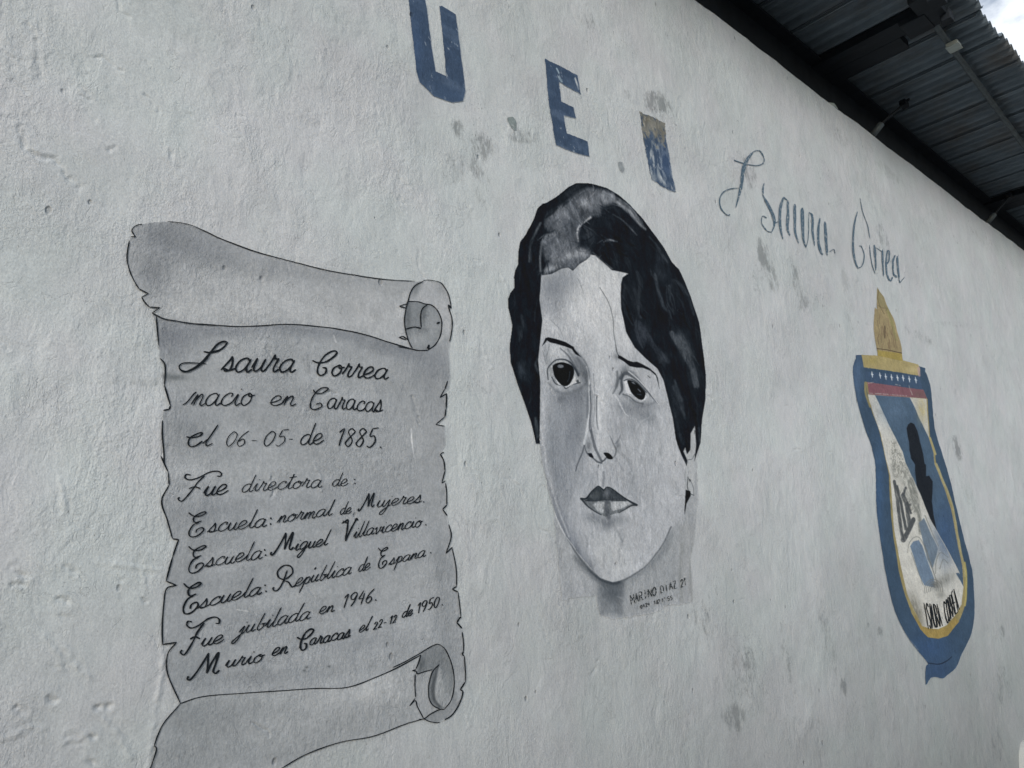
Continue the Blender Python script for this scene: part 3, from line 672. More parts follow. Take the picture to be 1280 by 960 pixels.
cs.blob(*Z(480, 330, 8, [(390, 660)])[0], 6, 3, 0, (90, 98, 106), .6, only=(4,))
cs.line(LT([(430, 430), (400, 470), (390, 560), (395, 620)]), (1, 3, 2), (84, 92, 100), .6, 2)
# lower curl
cs.poly(LB([(400, 112), (330, 150), (260, 220), (215, 340), (200, 440), (203, 600), (230, 700), (280, 795), (400, 715), (480, 712), (540, 640), (565, 540), (568, 400), (540, 280), (490, 170), (440, 120)]), (136, 143, 148), 1, lab=5, smooth=3)
cs.poly(LB([(400, 112), (330, 150), (260, 220), (225, 385), (370, 345), (440, 290), (470, 500), (540, 600), (568, 400), (540, 280), (490, 170), (440, 120)]), (104, 112, 118), 2, op=.9, only=(5,))
cs.poly(LB([(440, 290), (375, 360), (335, 470), (330, 600), (370, 680), (450, 710), (490, 700), (400, 650), (380, 540), (410, 420)]), (92, 99, 106), 1.5, op=.9, only=(5,))
cs.blob(*Z(490, 790, 7.38, [(480, 520)])[0], 9, 20, 5, (134, 143, 146), .85, only=(5,)); cs.line(LB([(430, 300), (395, 400), (375, 520), (385, 620), (440, 690)]), (2, 5, 3), (60, 66, 73), .8, 2.5)
cs.blob(*Z(490, 790, 7.38, [(270, 300)])[0], 6, 9, 20, (74, 82, 88), .7, only=(5,)); cs.poly(LB([(300, 800), (400, 725), (480, 715), (540, 650), (570, 540), (600, 560), (600, 680), (500, 800), (405, 835)]), (112, 119, 125), 2, op=.7)
# smudges
cs.blob(218, 472, 16, 4, 0, (92, 100, 102), .8, tex=.4); cs.blob(206, 470, 8, 5, 0, (92, 100, 102), .6)
cs.line([(513, 536), (514, 550), (517, 572)], (1.0, 2.0, .8), (186, 192, 192), .9)
cs.line([(296, 762), (310, 764)], 1.5, (180, 186, 186), .7); cs.line([(416, 420), (419, 428)], 2, (176, 182, 182), .7)
for (x, y) in [(383, 834), (411, 833), (380, 838)]: cs.blob(x, y, 2, 1.5, 0, (70, 78, 80), .8)
cs.grain(.07, cs.n2, (1, 2, 3, 4, 5)); cs.grain(.035, cs.n1, (1, 2, 3, 4, 5)); cs.grain(.06, cs.n4, (1, 2, 3, 4, 5)); cs.contrast(.90, 138); g_ = cs.img.mean(-1, keepdims=True); m_ = (cs.lab > 0)[..., None]; cs.img = np.where(m_, g_ + (cs.img - g_) * .35 + np.array([-3.2, 1.0, 2.2]) - 3.0, cs.img)
cs.build({1: 'parchment_sheet', 2: 'upper_roll', 3: 'lower_roll', 4: 'curl', 5: 'curl'}, scroll, 0.0016, M_PAINT, SW)
# outlines
o1 = [(topE[2:] , 1.2), (LT([(380, 172), (430, 165), (540, 183), (590, 225), (635, 300), (655, 380), (662, 445)]), 1.1), (LT([(632, 410), (660, 445)]), 1.6), (LT([(632, 415), (645, 470), (665, 540), (670, 620), (655, 720), (640, 780)]), 1.1),
      (LE([(165, 66), (120, 75), (85, 110), (100, 145)]), 1.4), (LE([(100, 145), (112, 160)]), 1.2), (LE([(112, 160), (76, 160)]), 1.3), (LE([(66, 190), (52, 270), (50, 340), (70, 420), (100, 490), (135, 550)]), 1.3), (LE([(135, 550), (205, 585)]), 1.5), (LE([(210, 585), (158, 612)]), 1.3),
      (LE([(158, 612), (180, 650), (215, 685)]), 1.4), (LE([(215, 685), (300, 690)]), 1.3), (LE([(295, 690), (235, 732)]), 1.3), (LE([(235, 732), (270, 748), (330, 775), (420, 790), (500, 805), (600, 815), (720, 823)]), 1.5),
      (L3([(290, 406), (440, 413), (520, 411), (600, 406), (680, 410), (780, 422), (880, 442), (960, 468), (1040, 492)]), 1.4), (LT([(130, 830), (240, 850), (330, 868), (430, 868)]), 1.3)]
def corner(pts, w):
    return [(pts[i:i + 2], w) for i in range(len(pts) - 1)]
lb = leftB[:19][::-1]
o1 += corner(L3([(152, 378), (160, 480)]), 1.6) + [(L3([(165, 525), (182, 550), (180, 620)]), 1.6)] + corner(L3([(180, 620), (200, 690), (197, 702), (175, 705)]), 1.7) + [(L3([(172, 740), (172, 790), (178, 850), (180, 890)]), 1.5)]
o1 += corner(L4([(50, 0), (72, 50), (75, 90)]), 1.5) + [(L4([(75, 90), (52, 140), (70, 200), (85, 255)]), 1.6)] + corner(L4([(85, 255), (104, 257), (85, 310), (65, 385), (98, 398)]), 1.7) + [(L4([(98, 398), (68, 408), (60, 450), (55, 520), (55, 580)]), 1.7)] + corner(L4([(55, 580), (100, 573)]), 1.8) + [(L4([(98, 575), (72, 610), (72, 670), (110, 760)]), 1.6)]
o1 += [(L4([(110, 762), (60, 820), (40, 860), (30, 890)]), 1.4), (L4([(30, 890), (36, 905), (18, 960)]), 1.4), ([(187, 958), (182, 985)], 1.4)]
o1 += [(L4([(108, 762), (180, 740), (300, 730), (420, 722), (520, 715), (620, 712), (700, 685), (780, 650), (850, 612)]), 1.5), (botE[:6], 1.4), (botE[5:], 1.3)]
o1 += corner(LR([(108, 20), (98, 50), (82, 80), (105, 65), (103, 120), (98, 150), (65, 178), (98, 184)]), 1.3) + [(LR([(82, 285), (95, 310), (100, 345)]), 1.3)] + corner(LR([(82, 285), (95, 278)]), 1.2) + corner(LR([(100, 345), (88, 390), (102, 382)]), 1.3) + [(LR([(103, 390), (107, 430), (107, 470)]), 1.1)] + corner(LR([(107, 470), (92, 485), (108, 508)]), 1.4) + [(LR([(115, 540), (124, 585), (105, 645)]), 1.2)] + corner(LR([(105, 645), (128, 622)]), 1.5) + [(LR([(128, 625), (143, 700), (145, 765)]), 1.2)] + corner(LR([(145, 765), (128, 775), (150, 785)]), 1.7) + [(LR([(150, 785), (160, 880)]), 1.2)] + corner(LR([(160, 875), (145, 895), (165, 918)]), 1.7) + \
    [(LB([(640, 0), (655, 100), (655, 180)]), 1.2)] + corner(LB([(655, 180), (640, 205), (662, 220)]), 1.7) + [(LB([(662, 220), (668, 330), (672, 460)]), 1.2)] + corner(LB([(672, 460), (625, 530), (650, 545)]), 1.6) + [(LB([(650, 545), (640, 600), (600, 690), (540, 770), (480, 810)]), 1.4), (LB([(435, 830), (405, 835), (330, 820), (285, 795)]), 1.3)]
ribbon(o1, 'outline', M_INK, scroll, off=0.0027)['kind'] = 'stuff'
o2 = [(LT([(380, 180), (300, 220), (250, 290), (225, 380), (205, 450), (190, 560), (200, 660), (235, 780), (270, 850)]), 1.2), (LT([(225, 380), (330, 382), (400, 402), (470, 415), (520, 460), (555, 530), (568, 600), (552, 720), (500, 810), (425, 866)]), 1.2),
      (LT([(425, 410), (375, 450), (355, 520), (360, 640)]), 1.2), (LT([(360, 648), (290, 635), (205, 655)]), 1.4), (LT([(140, 428), (185, 412), (215, 405)]), 1.2), (LT([(140, 430), (200, 445)]), 1.4), (LT([(138, 738), (180, 730), (225, 760)]), 1.4), (LT([(140, 740), (210, 762)]), 1.4), (LT([(515, 600), (550, 585)]), [1, 2.4, 1]), (LT([(418, 850), (435, 815), (430, 860)]), 1.6)]
o2 += [(LB([(0, 325), (100, 280), (200, 225), (260, 190), (330, 145), (400, 112), (440, 120)]), 1.3), (LB([(440, 120), (490, 165), (540, 280), (566, 400), (566, 520), (540, 630), (480, 710)]), 1.1), (LB([(260, 210), (240, 280), (215, 340)]), 1.2), (LB([(215, 345), (185, 357), (215, 362), (225, 388)]), 1.5), (LB([(225, 388), (290, 365), (365, 345)]), 1.3), (LB([(207, 390), (203, 500), (210, 600)]), 1.2),
       (LB([(210, 610), (155, 683)]), [1, 1.6, .7]), (LB([(158, 680), (210, 632), (230, 690), (285, 795)]), 1.2), (LB([(430, 300), (370, 360), (335, 470), (330, 590), (365, 670), (440, 712)]), 1.3), (LB([(480, 712), (430, 715), (350, 755), (290, 798), (240, 802)]), 1.4)]
n_up = 10
ribbon(o2[:n_up], 'curl_outline', M_INK, scroll, off=0.0027); ribbon(o2[n_up:], 'curl_outline', M_INK, scroll, off=0.0027)

Z1 = lambda p: Z(200, 410, 6, p); Z2 = lambda p: Z(350, 410, 6, p); Z3 = lambda p: Z(210, 570, 6, p); Z4 = lambda p: Z(350, 570, 6, p)
Z5 = lambda p: Z(210, 680, 5.333, p); Z6 = lambda p: Z(370, 660, 4.8, p)
CAP_I = [Z1([(480, 128), (500, 112), (465, 105), (420, 130), (370, 190), (320, 252), (260, 300), (190, 330), (145, 315), (140, 285), (175, 266), (260, 266), (340, 272)]), Z1([(320, 180), (370, 186), (440, 170), (490, 130), (500, 112)])]
CAP_C = Z2([(235, 245), (280, 262), (340, 255), (400, 215), (420, 185), (390, 175), (330, 210), (285, 280), (275, 335), (300, 358), (335, 340), (340, 305), (312, 298)])
CAP_C2 = Z2([(240, 465), (262, 490), (310, 490), (350, 465), (345, 450), (300, 455), (250, 500), (222, 560), (225, 605), (262, 612), (305, 590), (295, 565), (262, 575)])
CAP_F = [Z3([(165, 145), (132, 140), (122, 165), (160, 180), (220, 165), (300, 125), (360, 115), (392, 130), (388, 152), (360, 152)]), Z3([(268, 150), (215, 200), (180, 250), (130, 310), (95, 340), (68, 325), (80, 310)]), Z3([(148, 247), (190, 232), (235, 245)])]
CAP_E = [Z3([(145, 425), (180, 450), (230, 452), (275, 430), (260, 420), (205, 445), (182, 472), (195, 500), (245, 488)]), Z3([(225, 500), (180, 520), (150, 570), (160, 605), (210, 600), (258, 560), (248, 538), (210, 552), (200, 578)])]
CAP_M = [Z5([(135, 880), (125, 897), (145, 903), (190, 850), (240, 775), (268, 725)]), Z5([(268, 725), (264, 800), (256, 862)]), Z5([(256, 862), (290, 790), (335, 722), (318, 790), (300, 845), (315, 862), (340, 840)])]
CAP_R = [Z5([(775, 240), (735, 222), (728, 180), (770, 143), (815, 150), (827, 190), (795, 225), (768, 240), (800, 255), (822, 285), (850, 272)]), Z5([(790, 175), (765, 250), (735, 300), (710, 313), (697, 298), (705, 288)])]
CAP_V = [Z4([(455, 505), (480, 493), (502, 478), (500, 530), (490, 600), (486, 640)]), Z4([(486, 640), (520, 560), (556, 492), (566, 470), (578, 484)]), Z4([(462, 488), (500, 505)])]
def mv(strokes, src, dst):
    """move and scale traced strokes: src/dst boxes (x0,y0,x1,y1)"""
    out = []
    for s_ in strokes:
        out.append([(dst[0] + (x - src[0]) * (dst[2] - dst[0]) / (src[2] - src[0]), dst[1] + (y - src[1]) * (dst[3] - dst[1]) / (src[3] - src[1])) for x, y in s_])
    return out
def W_(strokes, w): return [(s_, w) for s_ in strokes]
bE = (234, 640, 256, 671); bM = (233, 815, 274, 850); bF = (221, 589, 276, 627); bC = (389, 439, 420, 470); bC2 = (387, 485, 409, 512)
lines = [
 [W_(CAP_I, [1.2, 2.2, 3.2, 2.4, 1.4, 1.0]) + word('saura', 276, 464.5, 366, 466, 15, .35, 2.2), W_([CAP_C], 2.1) + word('orrea', 411.5, 469.5, 483, 474.5, 12.2, .3, 2.0)],
 [[(Z1([(165, 580), (200, 555), (245, 500), (268, 482)]), 1.5)] + word('nacio', 239, 507, 313, 507, 13.5, .3, 1.6), word('en', 335, 507, 367, 508, 10.5, .3, 1.5), W_([CAP_C2], 1.6) + word('aracas', 407, 510.5, 477, 515, 11.5, .2, 1.6)],
 [[(Z1([(190, 818), (230, 825), (290, 812), (310, 790), (285, 790), (220, 825), (205, 870), (225, 892), (270, 880), (310, 850)]), 1.8)] + word('l', 250, 558, 262, 557.5, 11, .5, 1.8), word('06', 279, 558, 306, 558, 9, .35, 1.6) + word('-', 312, 558, 321, 558, 8, 0, 1.6) + word('05', 326, 558, 355, 558, 9, .35, 1.6) + word('-', 359, 556, 366, 556, 8, 0, 1.5), word('de', 373, 556, 402, 555, 12, .25, 1.6), word('1885', 417, 558, 469, 560, 10.5, .25, 1.6) + [dot(475, 559.5)]],
 [W_(CAP_F, 1.7) + word('ue', 252, 620, 282, 618, 10.5, .35, 2.0), word('directora', 300, 615.5, 400, 609, 9, .3, 1.5), word('de', 413, 608, 433, 607, 7.5, .3, 1.4) + [dot(442.5, 599.5, 1.3), dot(442.5, 604.5, 1.3)]],
 [W_(CAP_E, 1.7) + word('scuela', 259, 666, 331, 658, 9.5, .35, 1.8), [dot(337.5, 648, 1.8), dot(337.5, 655, 1.8)], word('normal', 346, 654, 413, 644, 8.5, .35, 1.7), word('de', 422.5, 643.5, 437, 642, 7, .3, 1.5), W_(mv(CAP_M, bM, (446, 616, 467, 639)), 1.5), word('ujeres', 469, 634.5, 525, 628, 7.8, .35, 1.5) + [dot(528.5, 627.5, 1.3)]],
 [W_(mv(CAP_E, bE, (234, 682, 256, 716)), 1.8) + word('scuela', 256, 709, 326, 698, 9.5, .35, 1.8), [dot(330, 687.5, 1.8), dot(331, 694, 1.8)], W_(mv(CAP_M, bM, (337, 665, 366, 694)), 1.9), word('iguel', 366, 688.5, 408, 681, 8, .35, 1.8), W_(CAP_V, 1.8), word('illavicencio', 440, 672.5, 525, 658, 7.8, .3, 1.6) + [dot(531, 656, 1.4)]],
 [W_(mv(CAP_E, bE, (228, 728, 250, 767)), 2.1) + word('scuela', 248, 761, 325, 742, 9.5, .4, 2.0), [dot(331, 731.5, 1.7), dot(332, 739, 1.7)], W_(CAP_R, 1.8), word('epublica', 367, 733, 437, 717, 8.5, .4, 1.6) + [([(392, 712), (394, 709)], 1.6)], word('de', 446, 714.5, 461, 711.5, 7.5, .3, 1.5), W_(mv(CAP_E, bE, (472, 684, 484, 710)), 1.4), word('spana', 485.5, 706, 530, 695.5, 7, .3, 1.5) + [dot(536.7, 691, 1.3)]],
 [W_(mv(CAP_F, bF, (225, 771, 274, 819)), 2.1) + word('ue', 250, 808, 277, 803, 9.5, .4, 2.1), word('jubilada', 297, 793, 386, 773, 9.5, .4, 1.8), word('en', 397, 767.5, 416, 764, 8, .3, 1.7), word('1946', 425, 761, 465, 752, 8.3, .25, 1.8) + [dot(469, 750, 1.4)]],
 [W_(CAP_M, 2.2), word('urio', 280, 835, 327, 826.5, 9, .35, 2.2), word('en', 338, 820.5, 358, 816, 8.5, .35, 2.1), W_(mv([CAP_C], bC, (370, 786, 391, 813)), 2.3) + word('aracas', 385, 807, 436, 796.5, 8, .3, 2.1), word('el', 447, 791, 459, 788, 7.5, .4, 1.7), word('22', 465, 787.5, 477.5, 783, 4.6, .2, 1.7) + word('-', 478, 781.5, 483, 780, 3.5, .0, 1.5) + word('12', 485, 781, 495, 777, 4.6, .2, 1.7), word('de', 501, 772.5, 514, 769, 6.5, .3, 1.8), word('1950', 519, 768, 548, 757.5, 6.2, .15, 1.7) + [dot(551.5, 756, 1.2)]],
]
for ln in lines:
    p0 = np.array(ln[0][0][0][0][:2]); b_ = wall_pt(np.array(p0[0]), np.array(p0[1]))
    tl = bpy.data.objects.new('text_line', None); COL.objects.link(tl); tl.parent = scroll; tl.location = Vector(b_) - Vector(scroll_loc)
    for wd in ln:
        ribbon(wd, 'word', M_INK, tl, off=0.0029)

# ------------------------------------------------------------------ 2. the painted portrait
PW = (166, 173, 176)
port_loc = wall_pt(np.array(760.), np.array(750.))
port = empty('painted_portrait', tuple(port_loc), label='large black and grey mural portrait of a woman with short dark hair', cat_='mural')
P1 = lambda p: Z(630, 220, 7.385, p); P2 = lambda p: Z(740, 220, 6.4, p); P3 = lambda p: Z(660, 405, 9.6, p); P4 = lambda p: Z(745, 425, 9.6, p)
P5 = lambda p: Z(710, 490, 9.6, p); P6 = lambda p: Z(715, 590, 10.667, p); P7 = lambda p: Z(680, 640, 6.4, p); P8 = lambda p: Z(780, 480, 5.333, p)
P9 = lambda p: Z(625, 340, 4.364, p); P10 = lambda p: Z(770, 330, 5.65, p); F1 = lambda p: Z(620, 210, 3.4286, p); F2 = lambda p: Z(640, 480, 3.2, p)
cp = Canvas(630, 224, 886, 782, 1.7, PW)
# neck and painted ground under the chin
neckp = F2([(108, 250), (130, 380), (160, 500), (180, 700), (195, 862), (260, 852), (335, 845), (345, 925), (400, 940), (480, 930), (560, 915), (620, 885), (720, 872), (715, 700), (735, 560), (742, 430), (738, 300), (640, 300), (400, 300), (200, 250)])
cp.poly(neckp, (147, 154, 157), 2.5, lab=6, rough=2.5)
cp.poly(F2([(165, 500), (195, 860), (335, 848), (300, 760), (220, 640)]), (147, 153, 155), 5, op=.8, only=(6,)); cp.blob(*F2([(250, 800)])[0], 14, 18, 0, (150, 156, 159), .6, only=(6,))
cp.poly(F2([(345, 790), (450, 790), (440, 850), (450, 925), (345, 925)]), (112, 121, 126), 7, op=.8, only=(6,)); cp.blob(*F2([(400, 830)])[0], 14, 16, 0, (74, 84, 92), .75, only=(6,))
cp.poly(F2([(450, 790), (600, 660), (640, 580), (660, 600), (660, 860), (560, 900), (450, 930)]), (140, 147, 149), 6, op=.75, only=(6,))
cp.poly(F2([(665, 560), (735, 560), (718, 870), (665, 880)]), (146, 151, 151), 2.5, op=.7, only=(6,)); cp.line(F2([(680, 640), (668, 760), (675, 870)]), 4, (126, 131, 126), .5, 3, only=(6,)); cp.line(F2([(722, 640), (710, 760), (718, 870)]), 3, (132, 136, 130), .5, 2, only=(6,))
cp.line(F2([(250, 690), (300, 745), (370, 790), (430, 795)]), (3, 9, 7), (62, 72, 80), .6, 7, only=(6,))
# face
facep = P1([(330, 900), (350, 915), (430, 905), (520, 855), (580, 845), (625, 880), (690, 815), (750, 780), (790, 730)]) + P2([(0, 625), (60, 680), (150, 755), (275, 785), (235, 815), (218, 960)]) + P10([(22, 200), (30, 320), (70, 480), (130, 590), (200, 660), (290, 740), (330, 820), (365, 960)]) + P8([(320, 220), (345, 370), (415, 545), (400, 600), (405, 700), (400, 860), (390, 950)]) + \
    F2([(672, 540), (640, 575), (600, 640), (540, 722), (480, 765), (440, 785), (400, 793), (350, 775), (290, 710), (220, 625), (175, 530), (150, 440), (120, 330), (105, 240), (108, 180)]) + P9([(210, 938), (212, 800), (216, 600), (205, 480), (228, 265), (213, 150), (225, 0)])
cp.poly(facep, (156, 163, 168), 1.2, lab=2)
FA = (2,)
for b in [  # broad brush shading, in photo px
  (735, 375, 40, 50, 0, (184, 190, 190), .85), (760, 400, 30, 50, 0, (186, 191, 191), .8), (740, 335, 25, 16, 0, (178, 185, 184), .8), (785, 420, 22, 20, 40, (176, 182, 184), .7), (765, 350, 18, 14, 0, (182, 188, 188), .6),
  (693, 360, 17, 20, 0, (116, 124, 133), .85), (706, 350, 14, 12, 0, (128, 136, 144), .7), (690, 385, 16, 12, 20, (132, 139, 146), .6), (683, 410, 7, 14, 0, (168, 174, 178), .8), (700, 415, 18, 9, 20, (172, 178, 181), .7),
  (752, 460, 13, 60, 0, (168, 175, 177), .8), (820, 475, 12, 24, 30, (168, 174, 178), .6), (845, 560, 20, 60, 0, (170, 176, 179), .75), (815, 560, 22, 50, 0, (160, 167, 171), .6), (835, 620, 24, 40, 0, (160, 166, 170), .7),
  (690, 555, 13, 50, 0, (128, 137, 145), .85), (712, 540, 16, 50, 0, (126, 134, 143), .9), (722, 500, 9, 26, 0, (132, 139, 147), .8), (700, 600, 12, 36, -15, (118, 127, 137), .7), (679, 520, 4, 40, 0, (164, 171, 176), .8), (684, 600, 5, 40, -14, (150, 157, 162), .7),
  (712, 500, 16, 10, 0, (100, 108, 117), .6), (702, 498, 7, 4, 0, (84, 92, 100), .45), (725, 492, 6, 8, 0, (84, 92, 100), .55), (738, 600, 14, 18, 0, (138, 146, 153), .7), (716, 600, 8, 16, 20, (140, 148, 155), .5),
  (716, 690, 11, 26, -32, (92, 101, 114), .9), (733, 712, 13, 12, -30, (88, 96, 108), .8), (705, 660, 9, 24, -24, (112, 120, 132), .8), (699, 640, 6, 26, -18, (124, 132, 141), .6),
  (760, 690, 20, 30, 0, (164, 170, 170), .8), (775, 700, 20, 25, 0, (162, 169, 170), .7), (800, 670, 24, 26, 0, (152, 158, 162), .6), (770, 650, 16, 5, 0, (118, 126, 132), .6), (742, 648, 14, 6, 10, (104, 112, 120), .65), (758, 655, 9, 8, 0, (96, 104, 112), .7),
  (792, 610, 9, 22, -10, (134, 142, 148), .55), (775, 565, 10, 22, 0, (158, 164, 169), .5), (786, 535, 14, 10, 0, (126, 133, 139), .55), (806, 520, 14, 9, 20, (110, 118, 125), .7), (780, 510, 9, 8, 0, (112, 120, 128), .6), (793, 515, 24, 7, 15, (112, 119, 126), .45), (722, 530, 8, 42, 0, (110, 118, 127), .6), (748, 515, 6, 46, 0, (182, 189, 191), .75), (771, 535, 8, 22, 0, (144, 150, 155), .6), (700, 650, 6, 40, -18, (108, 117, 127), .5), (757, 470, 5, 20, 0, (176, 183, 186), .6)]:
    cp.blob(*b, only=FA, tex=.12)
cp.line(F2([(110, 170), (125, 250), (135, 330), (160, 430), (190, 520), (225, 610)]), (2.5, 2, 1.6), (184, 190, 192), .6, 2, only=FA)
cp.line(F2([(130, 380), (150, 460), (180, 545)]), 3.4, (108, 116, 124), .5, 3, only=FA)
cp.line(F2([(640, 380), (690, 500), (655, 560)]), 7, (150, 156, 158), .5, 7, only=FA)
cp.grain(.05, cp.n3, (2, 6)); cp.grain(.05, cp.n1, (2, 6))
# visible brush work: short bristle strokes that drift lighter or darker than the coat under them
_b = np.random.default_rng(5)
def bristle(n, x0, x1, y0, y1, ang, spread, ln, wd, amp, op, only):
    for _ in range(n):
        x = _b.uniform(x0, x1); y = _b.uniform(y0, y1); ix = int((x - cp.x0) * cp.sc); iy = int((y - cp.y0) * cp.sc)
        if not (0 <= ix < cp.w and 0 <= iy < cp.h) or cp.lab[iy, ix] not in only: continue
        a = math.radians((ang(x, y) if callable(ang) else ang) + _b.normal(0, spread)); l_ = _b.uniform(*ln); d = _b.normal(0, 1) * amp
        c = np.clip(cp.img[iy, ix] + d, 10, 205); k_ = _b.normal(0, .12) * l_
        cp.line([(x - math.cos(a) * l_ / 2, y - math.sin(a) * l_ / 2), (x - math.sin(a) * k_, y + math.cos(a) * k_), (x + math.cos(a) * l_ / 2, y + math.sin(a) * l_ / 2)], (0.4, _b.uniform(*wd), 0.6), c, op, 1.2, smooth=3, only=only, tex=.35)
bristle(520, 670, 880, 330, 730, 84, 16, (10, 34), (1.6, 4.5), 9, .55, (2,))
bristle(160, 690, 870, 640, 770, 75, 30, (8, 24), (1.6, 4.5), 6, .5, (6,))
# jaw line
cp.line(F2([(215, 610), (250, 670), (300, 735), (350, 780), (400, 798), (435, 792)]), (1.2, 2.0, 3.4), (58, 66, 73), .8, 2.4); cp.line(F2([(435, 790), (480, 765), (540, 722), (600, 642), (634, 572)]), (2.6, 1.3, 1.8), (82, 90, 95), .8, 1.8)
cp.line(F2([(440, 800), (520, 750), (600, 670), (630, 600)]), (4, 9, 5), (108, 116, 122), .5, 7, only=(6,)); cp.line(F2([(165, 510), (200, 590), (250, 660)]), (1, 1.6, 1), (178, 184, 186), .7, 1)
# forehead cracks and thin lines
cp.line(F1([(345, 475), (365, 520), (370, 540)]), .8, (120, 126, 128), .6); cp.line(F1([(440, 515), (480, 580), (500, 650), (505, 710), (518, 790)]), .9, (84, 90, 92), .75)
cp.line(F1([(230, 650), (270, 690), (290, 735)]), 1.4, (136, 143, 148), .6)
# nose
for p_, w_, c_, o_ in [([(250, 0), (250, 150), (245, 300), (240, 440), (205, 540), (185, 610)], (1.4, 1.8, 2.6), (176, 184, 188), .9), ([(265, 0), (258, 200), (255, 400), (265, 480)], (1.5, 1.8, 1.4), (88, 96, 105), .85), ([(290, 0), (292, 160), (285, 300), (290, 420)], 1.6, (132, 140, 147), .7), ([(318, 0), (320, 160), (318, 330)], 2.2, (186, 193, 196), .7),
                    ([(342, 60), (340, 200), (345, 380), (355, 450)], (1.8, 1.6, 1), (92, 100, 107), .8), ([(240, 0), (236, 140), (225, 300)], 4, (104, 113, 121), .6), ([(195, 620), (165, 740), (120, 840), (85, 950)], (1.2, 1.6, 1.2), (74, 82, 90), .85), ([(270, 460), (300, 600), (330, 700), (395, 830)], (2.5, 3.6, 2.2), (72, 80, 88), .8),
                    ([(200, 560), (198, 660), (225, 740), (300, 800), (345, 838), (390, 850)], (1.2, 1.5, 2.6), (76, 83, 90), .9), ([(405, 835), (430, 815), (455, 790), (500, 800)], 1.6, (50, 57, 64), .9), ([(500, 530), (530, 600), (560, 660), (575, 700), (560, 760), (520, 800)], (1, 2.2, 1.6), (96, 103, 108), .8), ([(620, 520), (600, 580), (565, 620)], (1, 2.4, 2), (104, 111, 120), .7),
                    ([(550, 30), (600, 90), (640, 180), (680, 260), (720, 290)], (2, 1.4, 1), (186, 192, 194), .75), ([(600, 720), (680, 780), (740, 860), (760, 950)], (3, 4, 2), (130, 137, 142), .5), ([(570, 800), (620, 880), (650, 950)], 3, (126, 134, 140), .4)]:
    cp.line(P5(p_), w_, c_, o_, 1.3, only=FA)
cp.poly(P5([(205, -240), (250, -150), (250, 300), (225, 470), (150, 560), (120, 300), (150, 0)]), (116, 125, 133), 8, op=.45, only=FA)
cp.line(F2([(305, 0), (308, 100), (300, 170), (288, 240)]), (1.4, 1.8, 2.6), (182, 190, 193), .9, 1.1, only=FA); cp.line(F2([(312, 0), (315, 90), (312, 150), (330, 250), (350, 305)]), (1.6, 1.8, 1.8), (96, 104, 112), .8, 1.1, only=FA); cp.line(F2([(325, -40), (330, 90), (325, 150)]), 1.4, (120, 128, 135), .7, 1.2, only=FA); cp.line(F2([(300, -60), (302, 30), (300, 120)]), 3, (104, 112, 120), .5, 2, only=FA)
cp.blob(*P5([(240, 640)])[0], 3.5, 8, 0, (96, 104, 110), .7, only=FA); cp.blob(*P5([(420, 600)])[0], 7, 14, 0, (172, 178, 180), .7, only=FA); cp.blob(*P5([(600, 640)])[0], 3, 5, 0, (92, 100, 106), .6, only=FA)
cp.poly(P5([(420, 735), (455, 728), (490, 738), (525, 775), (528, 805), (480, 806), (450, 780)]), (20, 25, 32), 1.0, smooth=3); cp.poly(P5([(230, 735), (275, 735), (300, 780), (298, 797), (250, 775)]), (26, 32, 38), 1.0)
cp.line(P6([(360, 0), (355, 80), (370, 170)]), 3.2, (166, 173, 177), .7, 2, only=FA); cp.line(P6([(410, 0), (412, 80), (405, 190)]), 2.4, (104, 112, 120), .65, 2, only=FA); cp.line(P6([(325, 0), (330, 100)]), 1.6, (112, 120, 128), .6, 1.5, only=FA)
cp.line(P6([(520, 650), (600, 790), (670, 930)]), (1.5, 2.6, 2), (116, 124, 130), .6, 2.4, only=FA)
# mouth
lips = P6([(105, 357), (180, 352), (250, 265), (310, 208), (350, 193), (412, 243), (460, 203), (540, 235), (680, 340), (790, 408), (852, 438), (800, 450), (700, 500), (600, 548), (500, 575), (440, 600), (380, 570), (290, 525), (190, 450)])
cp.poly(lips, (104, 112, 116), .9, lab=5)
cp.poly(P6([(180, 352), (250, 265), (310, 208), (350, 193), (412, 243), (460, 203), (540, 235), (720, 375), (560, 375), (430, 370), (300, 395), (200, 385)]), (54, 61, 67), 2.5, op=.92, only=(5,)); cp.blob(*P6([(250, 330)])[0], 4, 3, 0, (78, 86, 90), .6, only=(5,), tex=.6); cp.blob(*P6([(560, 320)])[0], 5, 3, 30, (76, 84, 90), .6, only=(5,), tex=.6); cp.blob(*P6([(450, 290)])[0], 4, 6, 0, (108, 116, 124), .7, only=(5,)); cp.blob(*P6([(330, 300)])[0], 4, 4, 0, (84, 93, 96), .6, only=(5,))
cp.poly(P6([(265, 440), (340, 395), (425, 400), (440, 470), (400, 550), (330, 520)]), (158, 165, 168), 1.8, only=(5,), op=.9); cp.poly(P6([(510, 400), (640, 390), (740, 395), (775, 425), (650, 490), (540, 520), (510, 470)]), (164, 171, 173), 1.6, only=(5,), op=.95)
cp.line(P6([(460, 380), (450, 480), (480, 600)]), (4, 6, 6), (84, 91, 100), .8, 3); cp.line(P6([(105, 357), (180, 352), (250, 265), (310, 208), (350, 193), (412, 243)]), (2.2, 1.4, 1.6), (34, 41, 48), .9, .9, smooth=3); cp.line(P6([(412, 243), (460, 203), (540, 235), (680, 340), (790, 408), (855, 440)]), (1.2, 1.5, 2.8), (34, 41, 48), .9, .9, smooth=3)
